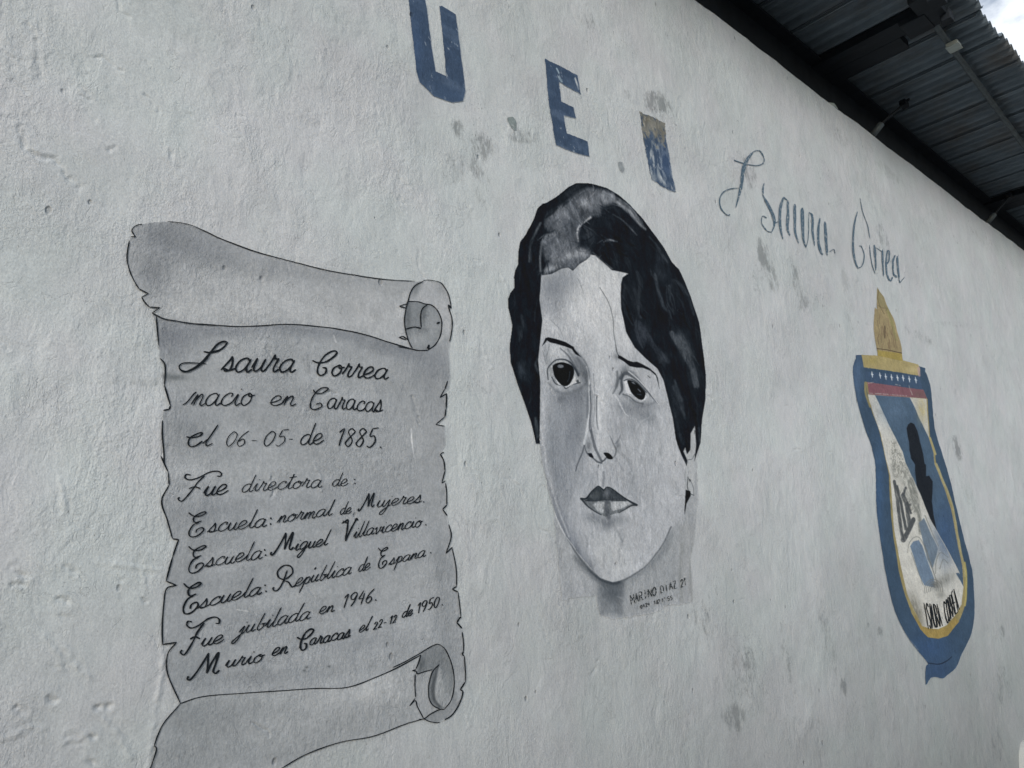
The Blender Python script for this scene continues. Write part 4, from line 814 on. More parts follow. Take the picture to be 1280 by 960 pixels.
cp.line(P6([(110, 360), (190, 450), (290, 525), (380, 572)]), (2.5, 1.6, 1.2), (44, 51, 57), .85, 1); cp.line(P6([(850, 440), (780, 450), (700, 500), (620, 545)]), (2.6, 1.6, 1.2), (50, 57, 62), .85, 1); cp.line(P6([(170, 380), (300, 385), (430, 372), (560, 378), (710, 385)]), 1.2, (40, 46, 53), .7, 1.2)
# left eye
cp.blob(*P3([(600, 480)])[0], 7, 13, -25, (112, 120, 126), .8, only=FA); cp.blob(*P3([(660, 600)])[0], 4, 9, -15, (84, 92, 99), .8, only=FA); cp.blob(*P3([(200, 330)])[0], 4, 10, 0, (138, 145, 150), .7, only=FA)
cp.blob(*P3([(330, 330)])[0], 9, 9, 20, (184, 190, 191), .8, only=FA); cp.line(P3([(560, 330), (640, 400), (700, 490), (730, 600), (720, 740)]), (3, 2.4, 1.4), (98, 106, 112), .7, 2, only=FA); cp.line(P3([(700, 520), (715, 600), (735, 720)]), 1.8, (182, 188, 190), .8, 1.2)
cp.line(P3([(380, 290), (470, 370), (530, 460), (610, 600)]), (1, 2.4, 2.4), (80, 88, 95), .75, 1.6, only=FA); cp.line(P3([(170, 330), (200, 430), (215, 480)]), 1, (108, 115, 120), .6)
eyeL = P3([(225, 560), (250, 500), (310, 450), (400, 430), (480, 455), (540, 510), (580, 600), (620, 690), (560, 715), (470, 770), (400, 745), (300, 700), (240, 640)])
cp.poly(eyeL, (150, 157, 160), 1, lab=3, smooth=3)
cp.line(P3([(235, 670), (225, 560), (260, 495), (330, 435), (420, 425), (500, 460), (560, 540), (600, 620)]), (1.2, 1.6, 2.6), (54, 61, 68), .9, 1.1); cp.line(P3([(290, 510), (330, 470), (400, 452), (480, 475)]), 1.6, (168, 175, 176), .8, 1)
cp.line(P3([(280, 640), (330, 720), (420, 740), (455, 775), (520, 730), (620, 705)]), 1.5, (62, 70, 76), .85, 1.1); cp.poly(P3([(310, 640), (360, 730), (420, 745), (460, 765), (560, 715), (595, 700), (560, 620), (540, 660), (460, 745), (400, 735)]), (188, 194, 196), .9, op=.9)
cp.poly(P3([(290, 510), (330, 475), (420, 460), (520, 500), (550, 560), (540, 640), (500, 720), (440, 748), (380, 715), (320, 640), (298, 570)]), (19, 24, 31), 1.0, smooth=4)
cp.poly(P3([(355, 500), (385, 485), (425, 500), (415, 525), (365, 525)]), (104, 112, 120), 1.2, smooth=3); cp.line(P3([(500, 570), (495, 640), (475, 690)]), 1, (66, 74, 82), .7); cp.poly(P3([(575, 680), (600, 665), (610, 700), (585, 708)]), (70, 76, 82), 1)
cp.poly(P3([(560, 310), (545, 275), (440, 215), (330, 180), (240, 160), (205, 170), (160, 270), (185, 245), (225, 200), (260, 222), (340, 240), (440, 270), (520, 300), (570, 365), (630, 395)]), (24, 29, 35), 1.0, lab=8)
cp.line(P3([(590, 410), (670, 520), (700, 640), (690, 720)]), (3, 6, 3), (86, 94, 101), .6, 3, only=FA, tex=.3); cp.line(P3([(240, 710), (330, 800), (450, 840), (600, 790), (690, 720)]), (2, 5, 3), (98, 106, 113), .5, 3, only=FA, tex=.4)
cp.line(P3([(255, 250), (235, 330), (215, 400), (225, 460)]), (1, 2, 1), (112, 119, 124), .6, 1.5, only=FA); cp.line(P3([(470, 300), (540, 400), (600, 520), (640, 610)]), (1.5, 4, 2), (104, 112, 118), .55, 2, only=FA, tex=.4)
# right eye
cp.line(P4([(235, 560), (270, 470), (340, 395), (430, 390), (500, 450)]), (3, 5, 2.5), (84, 92, 99), .65, 2.5, only=FA, tex=.3); cp.line(P4([(330, 660), (420, 730), (520, 790), (620, 780), (720, 740)]), (2, 4, 2), (98, 105, 112), .5, 2.5, only=FA, tex=.4)
cp.blob(*P4([(250, 200)])[0], 5, 5, 0, (116, 122, 126), .8, only=FA); cp.blob(*P4([(340, 370)])[0], 5, 7, 20, (104, 112, 118), .85, only=FA); cp.line(P4([(250, 380), (255, 480), (245, 560), (200, 640)]), (2.5, 3.5, 1.2), (86, 94, 100), .75, 2, only=FA)
cp.blob(*P4([(600, 420)])[0], 14, 10, 40, (158, 164, 168), .8, only=FA); cp.blob(*P4([(560, 780)])[0], 18, 7, 10, (112, 119, 126), .7, only=FA); cp.line(P4([(290, 460), (350, 400), (450, 440), (540, 520), (620, 620), (740, 760)]), (4, 4.4, 1.5), (76, 83, 90), .85, 1.6, only=FA); cp.line(P4([(390, 380), (500, 470), (620, 600), (750, 770)]), (1.6, 1.8, 1.2), (184, 190, 192), .8, 1)
cp.line(P4([(320, 420), (300, 500), (310, 590), (280, 650)]), (2, 4, 2), (64, 72, 79), .85, 2, only=FA)
eyeR = P4([(330, 490), (370, 475), (420, 480), (500, 530), (560, 590), (600, 650), (610, 700), (560, 740), (500, 735), (420, 680), (350, 640), (330, 580)])
cp.poly(eyeR, (160, 167, 171), 1, lab=4, smooth=3)
cp.poly(P4([(340, 490), (370, 490), (400, 590), (420, 650), (370, 640), (345, 570)]), (192, 198, 202), .9); cp.poly(P4([(575, 650), (605, 670), (585, 715), (545, 735), (560, 700)]), (192, 198, 200), .8); cp.line(P4([(320, 650), (400, 680), (470, 740), (560, 770)]), 1.6, (88, 96, 102), .8, 1.2)
cp.poly(P4([(372, 490), (420, 485), (500, 525), (560, 590), (590, 640), (575, 700), (540, 720), (490, 700), (430, 640), (395, 570)]), (18, 23, 30), .9, smooth=4); cp.poly(P4([(415, 500), (450, 505), (475, 535), (440, 525)]), (96, 104, 112), .9); cp.line(P4([(500, 590), (530, 620)]), 1.2, (110, 118, 126), .8); cp.line(P4([(490, 650), (540, 660)]), 1, (80, 88, 96), .7)
cp.line(P4([(330, 490), (380, 470), (440, 480), (520, 540), (600, 630)]), (1, 1.5, 1.2), (50, 57, 64), .85, 1)
cp.poly(P4([(262, 180), (300, 195), (380, 245), (440, 265), (490, 262), (560, 295), (640, 340), (710, 400), (735, 450), (758, 590), (735, 500), (715, 430), (650, 370), (560, 335), (480, 332), (400, 315), (330, 260), (262, 218)]), (26, 31, 36), 1.0, lab=9); cp.line(P4([(620, 430), (645, 455)]), 1, (60, 66, 70), .8); cp.line(P4([(235, 60), (240, 120), (262, 180)]), .9, (60, 66, 70), .8)
# ear
cp.poly(P8([(435, 290), (470, 280), (478, 400), (500, 420), (480, 520), (470, 640), (470, 740), (440, 745), (415, 700), (410, 560), (395, 450), (425, 400)]), (158, 165, 166), 1.5, lab=10)
cp.line(P8([(425, 620), (422, 690), (440, 730), (462, 742)]), 1.2, (70, 77, 80), .8); cp.line(P8([(440, 640), (460, 690), (462, 735)]), 1, (88, 95, 98), .7); cp.poly(P8([(430, 630), (442, 640), (436, 655)]), (24, 29, 34), .8); cp.poly(P8([(410, 705), (440, 715), (442, 745), (415, 800), (402, 870), (400, 840), (408, 760)]), (22, 27, 33), .9)
cp.line(P8([(425, 505), (450, 500), (465, 470)]), 1, (80, 86, 90), .7)
# hair
hairp = P1([(350, 255), (300, 300), (270, 390), (235, 460), (190, 545), (145, 610), (128, 700), (130, 810), (100, 870), (84, 940)]) + P9([(75, 40), (75, 85), (52, 115), (40, 150), (40, 190), (62, 290), (48, 400), (52, 490), (90, 610), (130, 720), (160, 810), (175, 870), (188, 938), (210, 938), (212, 800), (216, 600), (205, 480), (228, 265), (213, 150), (222, 40), (225, 10)]) + \
    P1([(345, 918), (430, 908), (520, 860), (580, 850), (625, 880), (690, 815), (750, 780), (782, 750), (790, 730), (830, 735)]) + P2([(20, 640), (90, 700), (150, 757), (200, 766), (278, 785), (235, 815), (222, 870), (218, 960)]) + \
    P10([(22, 200), (30, 320), (70, 480), (130, 590), (200, 660), (290, 740), (330, 820), (365, 960)]) + P8([(320, 220), (345, 370), (385, 480), (415, 545), (420, 510), (395, 450), (405, 425), (418, 468), (437, 440), (440, 330), (465, 282), (475, 400), (465, 515), (505, 390), (513, 230), (535, 100), (537, 0)]) + \
    P10([(628, 920), (625, 780), (605, 600), (580, 420), (520, 230), (450, 70), (420, 20)]) + P2([(700, 770), (630, 690), (570, 580), (500, 480), (400, 340), (300, 230), (210, 150), (110, 95), (0, 65)]) + P1([(760, 66), (660, 65), (590, 100), (480, 190), (380, 250)])
cp.poly(hairp, (28, 33, 40), 1.0, lab=1)
HA = (1,)
cp.poly(P1([(380, 395), (400, 340), (480, 300), (560, 250), (650, 165), (760, 110), (900, 130), (1010, 160), (1010, 250), (890, 285), (880, 370), (780, 388), (700, 460), (675, 540), (690, 660), (790, 725), (780, 755), (690, 815), (625, 880), (520, 860), (345, 915), (385, 800), (350, 720), (345, 610), (420, 540), (365, 470)]), (94, 102, 111), 5, only=HA, tex=.18)
for b in [P1([(740, 260)])[0] + (9, 7, 0, (150, 157, 163), .65), P1([(600, 740)])[0] + (16, 5, -15, (150, 157, 163), .75), P1([(700, 720)])[0] + (10, 6, 0, (146, 153, 159), .6), P1([(430, 860)])[0] + (10, 4, -10, (132, 140, 147), .7), P1([(540, 350)])[0] + (8, 10, 20, (122, 130, 138), .5), P1([(500, 620)])[0] + (10, 12, 0, (112, 120, 128), .5),
          P1([(430, 620)])[0] + (5, 9, 20, (74, 81, 90), .6), P1([(600, 520)])[0] + (9, 12, 0, (72, 80, 90), .6), P1([(420, 430)])[0] + (6, 7, 0, (84, 92, 101), .5), P1([(820, 220)])[0] + (12, 10, 0, (112, 120, 129), .5), P1([(860, 150)])[0] + (14, 4, 5, (94, 101, 110), .5), P2([(110, 190)])[0] + (9, 7, 20, (140, 147, 153), .6), P1([(620, 140)])[0] + (16, 5, -35, (52, 58, 65), .7),
          P1([(780, 550)])[0] + (7, 12, 0, (62, 69, 77), .6), P2([(100, 340)])[0] + (12, 10, 30, (40, 46, 54), .6), P10([(120, 250)])[0] + (8, 22, -8, (50, 56, 62), .6), P10([(190, 500)])[0] + (9, 14, -20, (56, 62, 72), .7), P10([(330, 660)])[0] + (7, 7, -40, (62, 68, 74), .7), P10([(290, 70)])[0] + (10, 8, 20, (58, 65, 73), .6),
          P10([(460, 560)])[0] + (6, 14, -25, (88, 97, 105), .75), P10([(500, 650)])[0] + (6, 12, -20, (84, 93, 100), .7), P10([(550, 800)])[0] + (7, 12, -10, (66, 76, 84), .65), P10([(420, 180)])[0] + (8, 16, -25, (44, 50, 57), .6), P9([(120, 540)])[0] + (6, 14, -10, (56, 66, 76), .7), P9([(110, 330)])[0] + (4, 14, 10, (44, 50, 57), .7), P8([(340, 120)])[0] + (6, 20, -15, (48, 55, 63), .6), P2([(560, 660)])[0] + (10, 12, 0, (50, 56, 66), .6)]:
    cp.blob(*b, only=HA, tex=.3)
for p_, w_, c_, o_ in [(P1([(330, 440), (280, 540), (240, 650), (232, 790)]), (3, 3, 2), (84, 92, 99), .75), (P1([(460, 540), (380, 560), (340, 640), (330, 760), (335, 880)]), (3, 3.4, 2), (112, 120, 127), .75), (P1([(790, 385), (700, 455), (665, 530), (680, 610)]), (2.6, 2.6, 1.8), (158, 165, 170), .85), (P1([(375, 545), (460, 505)]), 2, (44, 50, 57), .8),
                       (P1([(380, 390), (430, 340), (480, 300)]), (2, 6, 3), (36, 42, 49), .85), (P1([(540, 265), (590, 240)]), (2, 5, 2), (40, 46, 53), .8), (P1([(345, 470), (320, 560), (300, 700), (290, 860)]), (4, 7, 6), (28, 33, 40), .85), (P1([(400, 790), (360, 850), (350, 900)]), (3, 3, 2), (30, 35, 42), .9),
                       (P1([(345, 915), (430, 905), (520, 858), (580, 848), (628, 882)]), (1.2, 1, 1.6), (70, 78, 84), .8), (P1([(628, 875), (690, 815), (750, 780), (785, 745)]), 1, (92, 100, 106), .7), (P2([(90, 150), (200, 200), (300, 280), (370, 370), (420, 430)]), (8, 9, 3), (112, 120, 127), .7), (P2([(200, 210), (300, 290), (380, 390), (420, 425)]), (3, 2.5, 1.5), (146, 153, 159), .6),
                       (P2([(160, 310), (240, 360), (310, 430), (350, 475)]), (1, 1.8, 1), (92, 99, 106), .75), (P2([(90, 530), (130, 515), (190, 528)]), (1, 2.2, 1), (124, 132, 140), .85), (P2([(450, 490), (510, 560), (560, 640), (600, 690)]), (1.5, 4, 3), (62, 69, 77), .7), (P2([(640, 830), (700, 870), (750, 950)]), (2, 3, 2), (60, 67, 75), .7), (P2([(0, 615), (60, 670), (150, 745)]), 1.4, (120, 128, 132), .6),
                       (P10([(140, 60), (160, 160), (150, 280), (170, 380)]), (3, 5, 2), (60, 67, 74), .6), (P10([(60, 150), (45, 230), (60, 330), (110, 430)]), (3, 4, 3), (52, 58, 64), .6), (P10([(270, 80), (290, 180), (330, 300), (370, 350), (375, 430)]), (4, 4, 1.5), (62, 70, 78), .65), (P10([(370, 160), (370, 240), (350, 330)]), (4, 4, 2), (56, 64, 72), .6), (P10([(400, 120), (460, 170), (510, 250), (540, 360)]), (3, 6, 3), (56, 63, 71), .6),
                       (P10([(385, 490), (430, 560), (480, 640), (530, 740), (560, 860)]), (6, 9, 7), (76, 84, 92), .65), (P10([(410, 820), (430, 900), (450, 960)]), (2, 5, 6), (64, 73, 82), .7), (P10([(150, 420), (230, 530), (300, 620), (360, 690)]), (8, 7, 6), (54, 60, 70), .6), (P9([(190, 800), (200, 900)]), 4, (62, 70, 74), .7), (P9([(115, 240), (120, 300), (105, 370)]), 3, (56, 63, 70), .6),
                       (P8([(330, 20), (370, 120), (400, 230)]), (5, 6, 3), (60, 68, 76), .6), (P8([(330, 170), (360, 300), (390, 400)]), (3, 4, 3), (44, 51, 58), .6), (P8([(495, 280), (495, 380)]), 2.4, (46, 54, 62), .7)]:
    cp.line(p_, w_, c_, o_, 2.0, only=HA, tex=.25)
cp.grain(.22, cp.n3, (1,)); cp.grain(.16, cp.n1, (1,))
bristle(90, 680, 760, 235, 350, 120, 25, (8, 22), (1.2, 3.2), 15, .6, (1,))
bristle(240, 750, 882, 300, 560, lambda x, y: 62 + (y - 300) * .09, 10, (14, 44), (1.0, 3.4), 13, .5, (1,))
bristle(90, 636, 682, 290, 560, 92, 10, (12, 34), (1.0, 3.0), 12, .5, (1,))
bristle(60, 720, 800, 250, 330, 45, 25, (10, 26), (1.0, 3.0), 13, .5, (1,))
cp.grain(.065, cp.n4, (2, 6, 10)); cp.grain(.16, cp.n4, (3, 4, 5)); cp.grain(.18, cp.n1, (5,)); cp.grain(.12, cp.n4, (1,)); cp.contrast(1.12, 168)
g_ = cp.img.mean(-1, keepdims=True); m_ = (cp.lab > 0)[..., None]
cp.img = np.where(m_, g_ + (cp.img - g_) * .45 + np.array([-3.0, 0.3, 3.2]), cp.img); cp.img -= 3.0 * m_ * np.clip((cp.img - 60) / 60, 0, 1)
parts = {1: 'hair', 2: 'face', 3: 'eye', 4: 'eye', 5: 'lips', 6: 'neck', 8: 'eyebrow', 9: 'eyebrow', 10: 'ear'}
cp.build(parts, port, 0.0016, M_PAINT, PW)
# signature: small block capitals
B = {'M': [[(0, 0), (0, 1)], [(0, 1), (.5, .4)], [(.5, .4), (1, 1)], [(1, 1), (1, 0)]], 'A': [[(0, 0), (.5, 1)], [(.5, 1), (1, 0)], [(.2, .4), (.8, .4)]], 'R': [[(0, 0), (0, 1)], [(0, 1), (.8, .9), (.8, .6), (0, .5)], [(.3, .5), (1, 0)]],
     'I': [[(.5, 0), (.5, 1)]], 'N': [[(0, 0), (0, 1)], [(0, 1), (1, 0)], [(1, 0), (1, 1)]], 'O': [[(.5, 1), (0, .6), (.1, .1), (.5, 0), (.95, .3), (.9, .8), (.5, 1)]], 'D': [[(0, 0), (0, 1)], [(0, 1), (.8, .8), (.9, .3), (0, 0)]], 'Z': [[(0, 1), (.9, 1)], [(.9, 1), (0, 0)], [(0, 0), (1, 0)]],
     '2': [[(0, .8), (.5, 1), (.9, .7), (0, 0)], [(0, 0), (1, 0)]], '1': [[(.1, .7), (.5, 1)], [(.5, 1), (.5, 0)]], 'S': [[(1, .85), (.5, 1), (.05, .75), (.9, .3), (.5, 0), (0, .15)]], 'U': [[(0, 1), (.05, .2), (.5, 0), (.95, .2), (1, 1)]], 'C': [[(1, .85), (.5, 1), (0, .6), (.1, .15), (.5, 0), (1, .15)]],
     'E': [[(1, 1), (0, 1)], [(0, 1), (0, 0)], [(0, 0), (1, 0)], [(0, .5), (.8, .5)]], '0': [[(.5, 1), (.05, .6), (.1, .15), (.5, 0), (.9, .4), (.5, 1)]], '4': [[(.6, 1), (0, .4)], [(0, .4), (1, .4)], [(.7, .8), (.7, 0)]], '8': [[(.5, 1), (.1, .75), (.9, .25), (.5, 0), (.1, .25), (.9, .75), (.5, 1)]], '5': [[(.9, 1), (.1, 1)], [(.1, 1), (.1, .6), (.8, .5), (.8, .1), (0, 0)]], '7': [[(0, 1), (.9, 1)], [(.9, 1), (.3, 0)]]}
def block(txt, tl, tr, br, bl, w, gap=.28):
    tl, tr, br, bl = map(np.array, (tl, tr, br, bl)); n = len(txt); tot = n - gap; out = []
    for i_, ch in enumerate(txt):
        for s_ in B.get(ch, []):
            pp = []
            for a, b_ in s_:
                u_ = (i_ + a * (1 - gap)) / tot; lo = bl + (br - bl) * u_; hi = tl + (tr - tl) * u_
                pp.append(tuple(lo + (hi - lo) * b_))
            out.append((pp, w))
    return out
for tx_, q_, w_ in [('MARINO', [(680, 665), (880, 595), (888, 662), (690, 740)], 1.15), ('DIAZ', [(920, 590), (1045, 548), (1052, 605), (925, 650)], 1.05), ('21', [(1080, 545), (1125, 520), (1132, 580), (1082, 605)], 1.05),
                    ('0424', [(760, 745), (835, 718), (838, 748), (762, 772)], .8), ('182', [(868, 710), (915, 696), (918, 728), (870, 740)], .8), ('17', [(930, 692), (958, 684), (962, 712), (932, 722)], .8), ('55', [(975, 678), (1010, 670), (1012, 700), (978, 710)], .8)]:
    ribbon(block(tx_, *P7(q_), w_), 'signature_word' if len(tx_) > 4 or tx_[0] in 'D2' else 'signature_number', M_THIN, port, off=0.003)

# ------------------------------------------------------------------ 3. the painted school emblem
EW = (152, 159, 162)
emb_loc = wall_pt(np.array(1155.), np.array(850.))
emb = empty('painted_emblem', tuple(emb_loc), label='blue bottle-shaped school crest mural with yellow torch flame on top and black figure inside', cat_='mural')
ce = Canvas(1062, 354, 1222, 862, 2.6, EW)
Q2 = lambda p: Z(1060, 340, 3.69, p); Q3 = lambda p: Z(1080, 580, 3.43, p); Q4 = lambda p: Z(1070, 460, 6.857, p); Q5 = lambda p: Z(1090, 580, 6.857, p); Q6 = lambda p: Z(1110, 700, 6, p); QT = lambda p: Z(1060, 355, 8, p)
BLU = (47, 65, 83); BLU2 = (66, 86, 106); YEL = (116, 110, 78); WHT = (158, 162, 158)
outer = [(1077.6, 443.5), (1070, 448), (1067, 455), (1066, 464.7), (1070.8, 497), (1080, 530), (1090, 559.5), (1094, 584), (1096, 638), (1102, 691), (1108, 725), (1115, 755), (1124, 778), (1135, 799), (1147, 815), (1158, 829)] + Q6([(272, 800), (268, 935), (310, 885), (350, 878), (400, 888), (440, 860), (500, 810), (550, 700), (620, 540), (642, 400), (640, 250)]) + \
    [(1214, 711), (1199.5, 653), (1187, 600), (1176.5, 565), (1168, 535), (1164, 492), (1160, 474), (1156, 464), (1149, 457.5)]
ce.poly(cat(outer, 3, True), BLU, .8, lab=1, rough=.3)
ce.blob(1072, 470, 8, 30, 0, (74, 96, 124), .6, only=(1,)); ce.blob(1160, 810, 30, 20, 0, (46, 70, 104), .6, only=(1,)); ce.blob(1098, 620, 8, 60, 0, (54, 82, 116), .5, only=(1,)); ce.blob(1170, 840, 20, 12, 0, (44, 64, 94), .6, only=(1,))
# inner field
inner = Q4([(85, 118), (100, 200), (125, 330), (190, 500), (235, 700)]) + Q5([(145, 100), (150, 250), (165, 450), (190, 700), (225, 920)]) + Q6([(120, 250), (170, 400), (235, 520), (295, 580), (370, 590), (440, 568), (525, 460), (575, 330), (582, 200)]) + Q5([(780, 860), (730, 600), (690, 380), (600, 140), (545, 0)]) + Q4([(672, 730), (630, 600), (612, 270), (575, 190)])
ce.poly(inner, YEL, .8, lab=2)
field = Q4([(108, 225), (120, 290), (210, 560), (260, 800)]) + Q5([(155, 100), (170, 300), (190, 560), (225, 800)]) + Q6([(140, 250), (190, 380), (250, 495), (310, 515), (370, 518), (430, 490), (490, 420), (545, 330), (562, 200)]) + Q5([(765, 860), (715, 600), (675, 390), (585, 140), (530, 0)]) + Q4([(660, 730), (618, 600), (600, 265)])
ce.poly(field, WHT, .7, lab=3)
ce.poly(Q6([(170, 400), (235, 520), (295, 580), (370, 590), (440, 568), (525, 460), (490, 430), (430, 495), (360, 520), (250, 497)]), (128, 113, 66), 1.2, only=(2,), op=.8)
# blue diagonal field
bluef = Q4([(165, 232), (455, 252), (625, 610), (660, 730)]) + Q5([(530, 0), (585, 140), (675, 390), (715, 600), (770, 880)]) + Q6([(562, 200), (540, 160), (500, 100)]) + Q5([(740, 930), (560, 590), (380, 190), (290, 0)]) + Q4([(400, 720), (300, 520)])
ce.poly(bluef, (58, 77, 95), .8, only=(3,), lab=None)
fl = ce.img.copy()
ce.blob(*Q5([(620, 600)])[0], 14, 40, 0, (48, 70, 100), .7, only=(3,)); ce.blob(*Q4([(330, 350)])[0], 20, 20, 0, (74, 94, 114), .6, only=(3,))
ce.poly(Q4([(460, 252), (602, 266), (622, 600)]), (150, 153, 146), .8); ce.blob(*Q4([(560, 360)])[0], 5, 14, 0, (140, 134, 96), .6, only=(3,), tex=.6)
# mouldy speckle on the white stripe
wh = Q4([(270, 620), (340, 600), (480, 900), (520, 960), (280, 960)]) + Q5([(400, 300), (420, 420), (300, 450), (180, 200), (150, 0)])
msk = Canvas.sdist(ce, wh, (slice(0, ce.h), slice(0, ce.w)))
sp = (fbm(ce.X * .9, ce.Y * .45, 3, 77, .7) > .53)
ce.blend((slice(0, ce.h), slice(0, ce.w)), np.clip(msk / 4, 0, 1) * sp * .55 * np.isin(ce.lab, (3,)) * (np.abs(ce.img - np.array(WHT)).sum(-1) < 40), (88, 92, 88))
ce.poly(Q5([(160, 0), (290, 0), (420, 300), (420, 560), (380, 480), (300, 300), (190, 160)]), (96, 101, 98), 6, op=.5, only=(3,), tex=.6)
# U E lettering, worn
DG = (58, 63, 66)
for p_, w_ in [([(190, 150), (210, 260), (235, 460), (262, 640)], 3.0), ([(215, 190), (265, 420), (292, 560)], 2.0), ([(262, 650), (275, 640), (350, 480)], 4.0), ([(240, 300), (285, 560)], 2.2), ([(290, 600), (350, 470)], 3.0), ([(262, 270), (290, 340), (310, 460), (318, 540)], 3.6), ([(290, 205), (262, 262)], 2.4), ([(320, 350), (300, 390)], 2.2), ([(300, 330), (330, 420)], 2)]:
    ce.line(Q5(p_), w_ * 1.35, DG, .9, 1.1, tex=.35)
for p_, w_ in [([(340, 130), (385, 320), (405, 480), (410, 590)], 5), ([(320, 150), (370, 400)], 4)]:
    ce.line(Q5(p_), w_, (98, 103, 100), .75, 2, tex=.7)
# open arches / book shapes in blue
ce.poly(Q5([(322, 705), (345, 665), (392, 652), (425, 700), (470, 830), (525, 980), (535, 1060), (440, 1040), (400, 960)]), (86, 104, 122), .9, only=(3,)); ce.poly(Q5([(398, 505), (448, 462), (500, 590), (558, 725), (510, 900), (470, 820), (425, 640)]), (86, 101, 114), 1.2, only=(3,))
for p_ in [[(300, 760), (310, 690), (345, 635), (395, 630), (440, 700), (520, 920), (560, 1060)], [(330, 760), (430, 1040)], [(450, 700), (510, 900), (560, 1020)], [(455, 440), (560, 700)], [(540, 940), (545, 820), (580, 760), (640, 800)], [(570, 900), (600, 820), (640, 850)]]:
    ce.line(Q5(p_), .9, (92, 96, 94), .7, .8, only=(3,))
for r_ in (4, 6.5, 9, 11.5):
    t = np.linspace(math.pi * .9, math.pi * 2.05, 9); c0 = Q6([(335, 225)])[0]; ce.line([(c0[0] + r_ * math.cos(a), c0[1] + r_ * 1.15 * math.sin(a)) for a in t], .9, (92, 96, 94), .7, .8, only=(3,))
ce.blob(*Q6([(420, 150)])[0], 13, 7, -30, (96, 100, 98), .7, only=(3,), tex=.6); ce.blob(*Q6([(190, 360)])[0], 8, 18, -20, (92, 94, 88), .85, only=(3,), tex=.5); ce.blob(*Q6([(215, 440)])[0], 6, 12, -20, (96, 96, 86), .7, only=(3,), tex=.3); ce.blob(*Q6([(350, 190)])[0], 6, 5, 0, (80, 84, 84), .6, only=(3,), tex=.6)
ce.blob(*Q6([(390, 260)])[0], 5, 6, 0, (100, 104, 102), .6, only=(3,), tex=.4)
# white/blue edge lines
ce.line(Q5([(290, 0), (380, 185), (470, 400), (560, 590), (740, 940)]), .9, (150, 152, 146), .7, .8); ce.line(Q4([(675, 740), (650, 660), (630, 600)]) , 2.2, (140, 134, 96), .9, 1); ce.line(Q5([(545, 0), (600, 140), (650, 260), (690, 380), (730, 600), (780, 860), (790, 960)]), 2.4, (136, 132, 100), .9, 1)
ce.line(Q6([(570, 20), (582, 120), (580, 260), (570, 340)]), 2.4, (140, 134, 84), .9, 1)
# black figure
ce.poly(Q4([(428, 520), (440, 485), (465, 468), (495, 480), (522, 540), (545, 640), (572, 740), (585, 820), (598, 830), (600, 930)]) + Q5([(462, 20), (462, 105), (490, 100), (518, 150), (510, 320), (530, 450), (552, 568), (500, 470), (440, 320), (385, 185), (370, 60)]) + Q4([(505, 920), (505, 830), (475, 780), (455, 700), (452, 640), (438, 580)]), (20, 25, 32), .8, lab=4)
# bars
ce.poly(Q4([(72, 28), (540, 68), (575, 190), (560, 190), (100, 120)]) , (52, 70, 92), 1.2, op=.85)
ce.poly(Q4([(100, 120), (575, 188), (606, 262), (114, 226)]), (104, 74, 82), 1.0, lab=5, rough=.5); ce.blob(*Q4([(540, 230)])[0], 9, 6, 10, (84, 72, 70), .6, only=(5,), tex=.4)
for p_ in [[(340, 140), (380, 150)], [(120, 215), (280, 225)], [(455, 150), (480, 230)], [(300, 228), (430, 240)], [(110, 130), (150, 122)]]: ce.line(Q4(p_), 1.1, (140, 140, 136), .6, .8, tex=.8)
ce.line(Q4([(83, 125), (90, 220), (125, 330)]), 2.8, YEL, .9, 1)
for p_ in [(142, 55), (208, 64), (258, 74), (308, 80), (360, 84), (408, 86), (460, 94), (513, 104)]:
    x_, y_ = Q4([p_])[0]; ce.line([(x_ - .6, y_ - 3.8), (x_ + .4, y_ + 3.8)], (.6, 1.6, .6), (170, 182, 192), .95, .6); ce.line([(x_ - 1.5, y_ - .6), (x_ + 1.5, y_ + .2)], (.6, 1.2, .6), (170, 182, 192), .9, .6)
ce.poly(QT([(135, 705), (290, 712), (400, 730), (560, 765), (700, 803), (720, 860), (710, 918), (500, 880), (160, 832)]), (134, 127, 92), 1.0, lab=6, rough=.5); ce.blob(*QT([(650, 860)])[0], 8, 4, 0, (156, 150, 118), .6, only=(6,)); ce.blob(*QT([(240, 770)])[0], 9, 5, 0, (134, 126, 78), .6, only=(6,), tex=.5); ce.line(QT([(705, 840), (712, 915)]), 3, (140, 124, 126), .7)
ce.line(Q6([(290, 772), (370, 780), (430, 757), (470, 725)]), (1, 1.5, 1), (22, 30, 44), .9, .9); ce.line(Q6([(290, 772), (270, 800)]), 1, (40, 56, 80), .6)
# torch flame
ce.poly(QT([(288, 30), (310, 75), (350, 130), (375, 200), (395, 240), (450, 340), (470, 400), (490, 480), (520, 570), (535, 640), (537, 690), (548, 772), (420, 745), (300, 718), (296, 680), (288, 640), (270, 540), (258, 450), (258, 370), (266, 230), (284, 250), (284, 100)]), (122, 114, 88), .9, lab=7)
ce.poly(QT([(288, 30), (350, 130), (378, 235), (330, 235), (290, 180), (284, 100)]), (108, 107, 80), 3, only=(7,), op=.6); ce.line(QT([(380, 240), (420, 340), (450, 440), (480, 560)]), (3, 4, 2), (110, 112, 76), .7, 3, only=(7,)); ce.poly(QT([(292, 660), (536, 695), (548, 772), (300, 718)]), (128, 118, 66), 1, only=(7,), op=.9)
ce.line(QT([(290, 645), (400, 660), (537, 692)]), 1, (52, 46, 38), .85, .8); ce.line(QT([(295, 215), (340, 240), (385, 245), (375, 265)]), 0.9, (70, 66, 54), .55, .8)
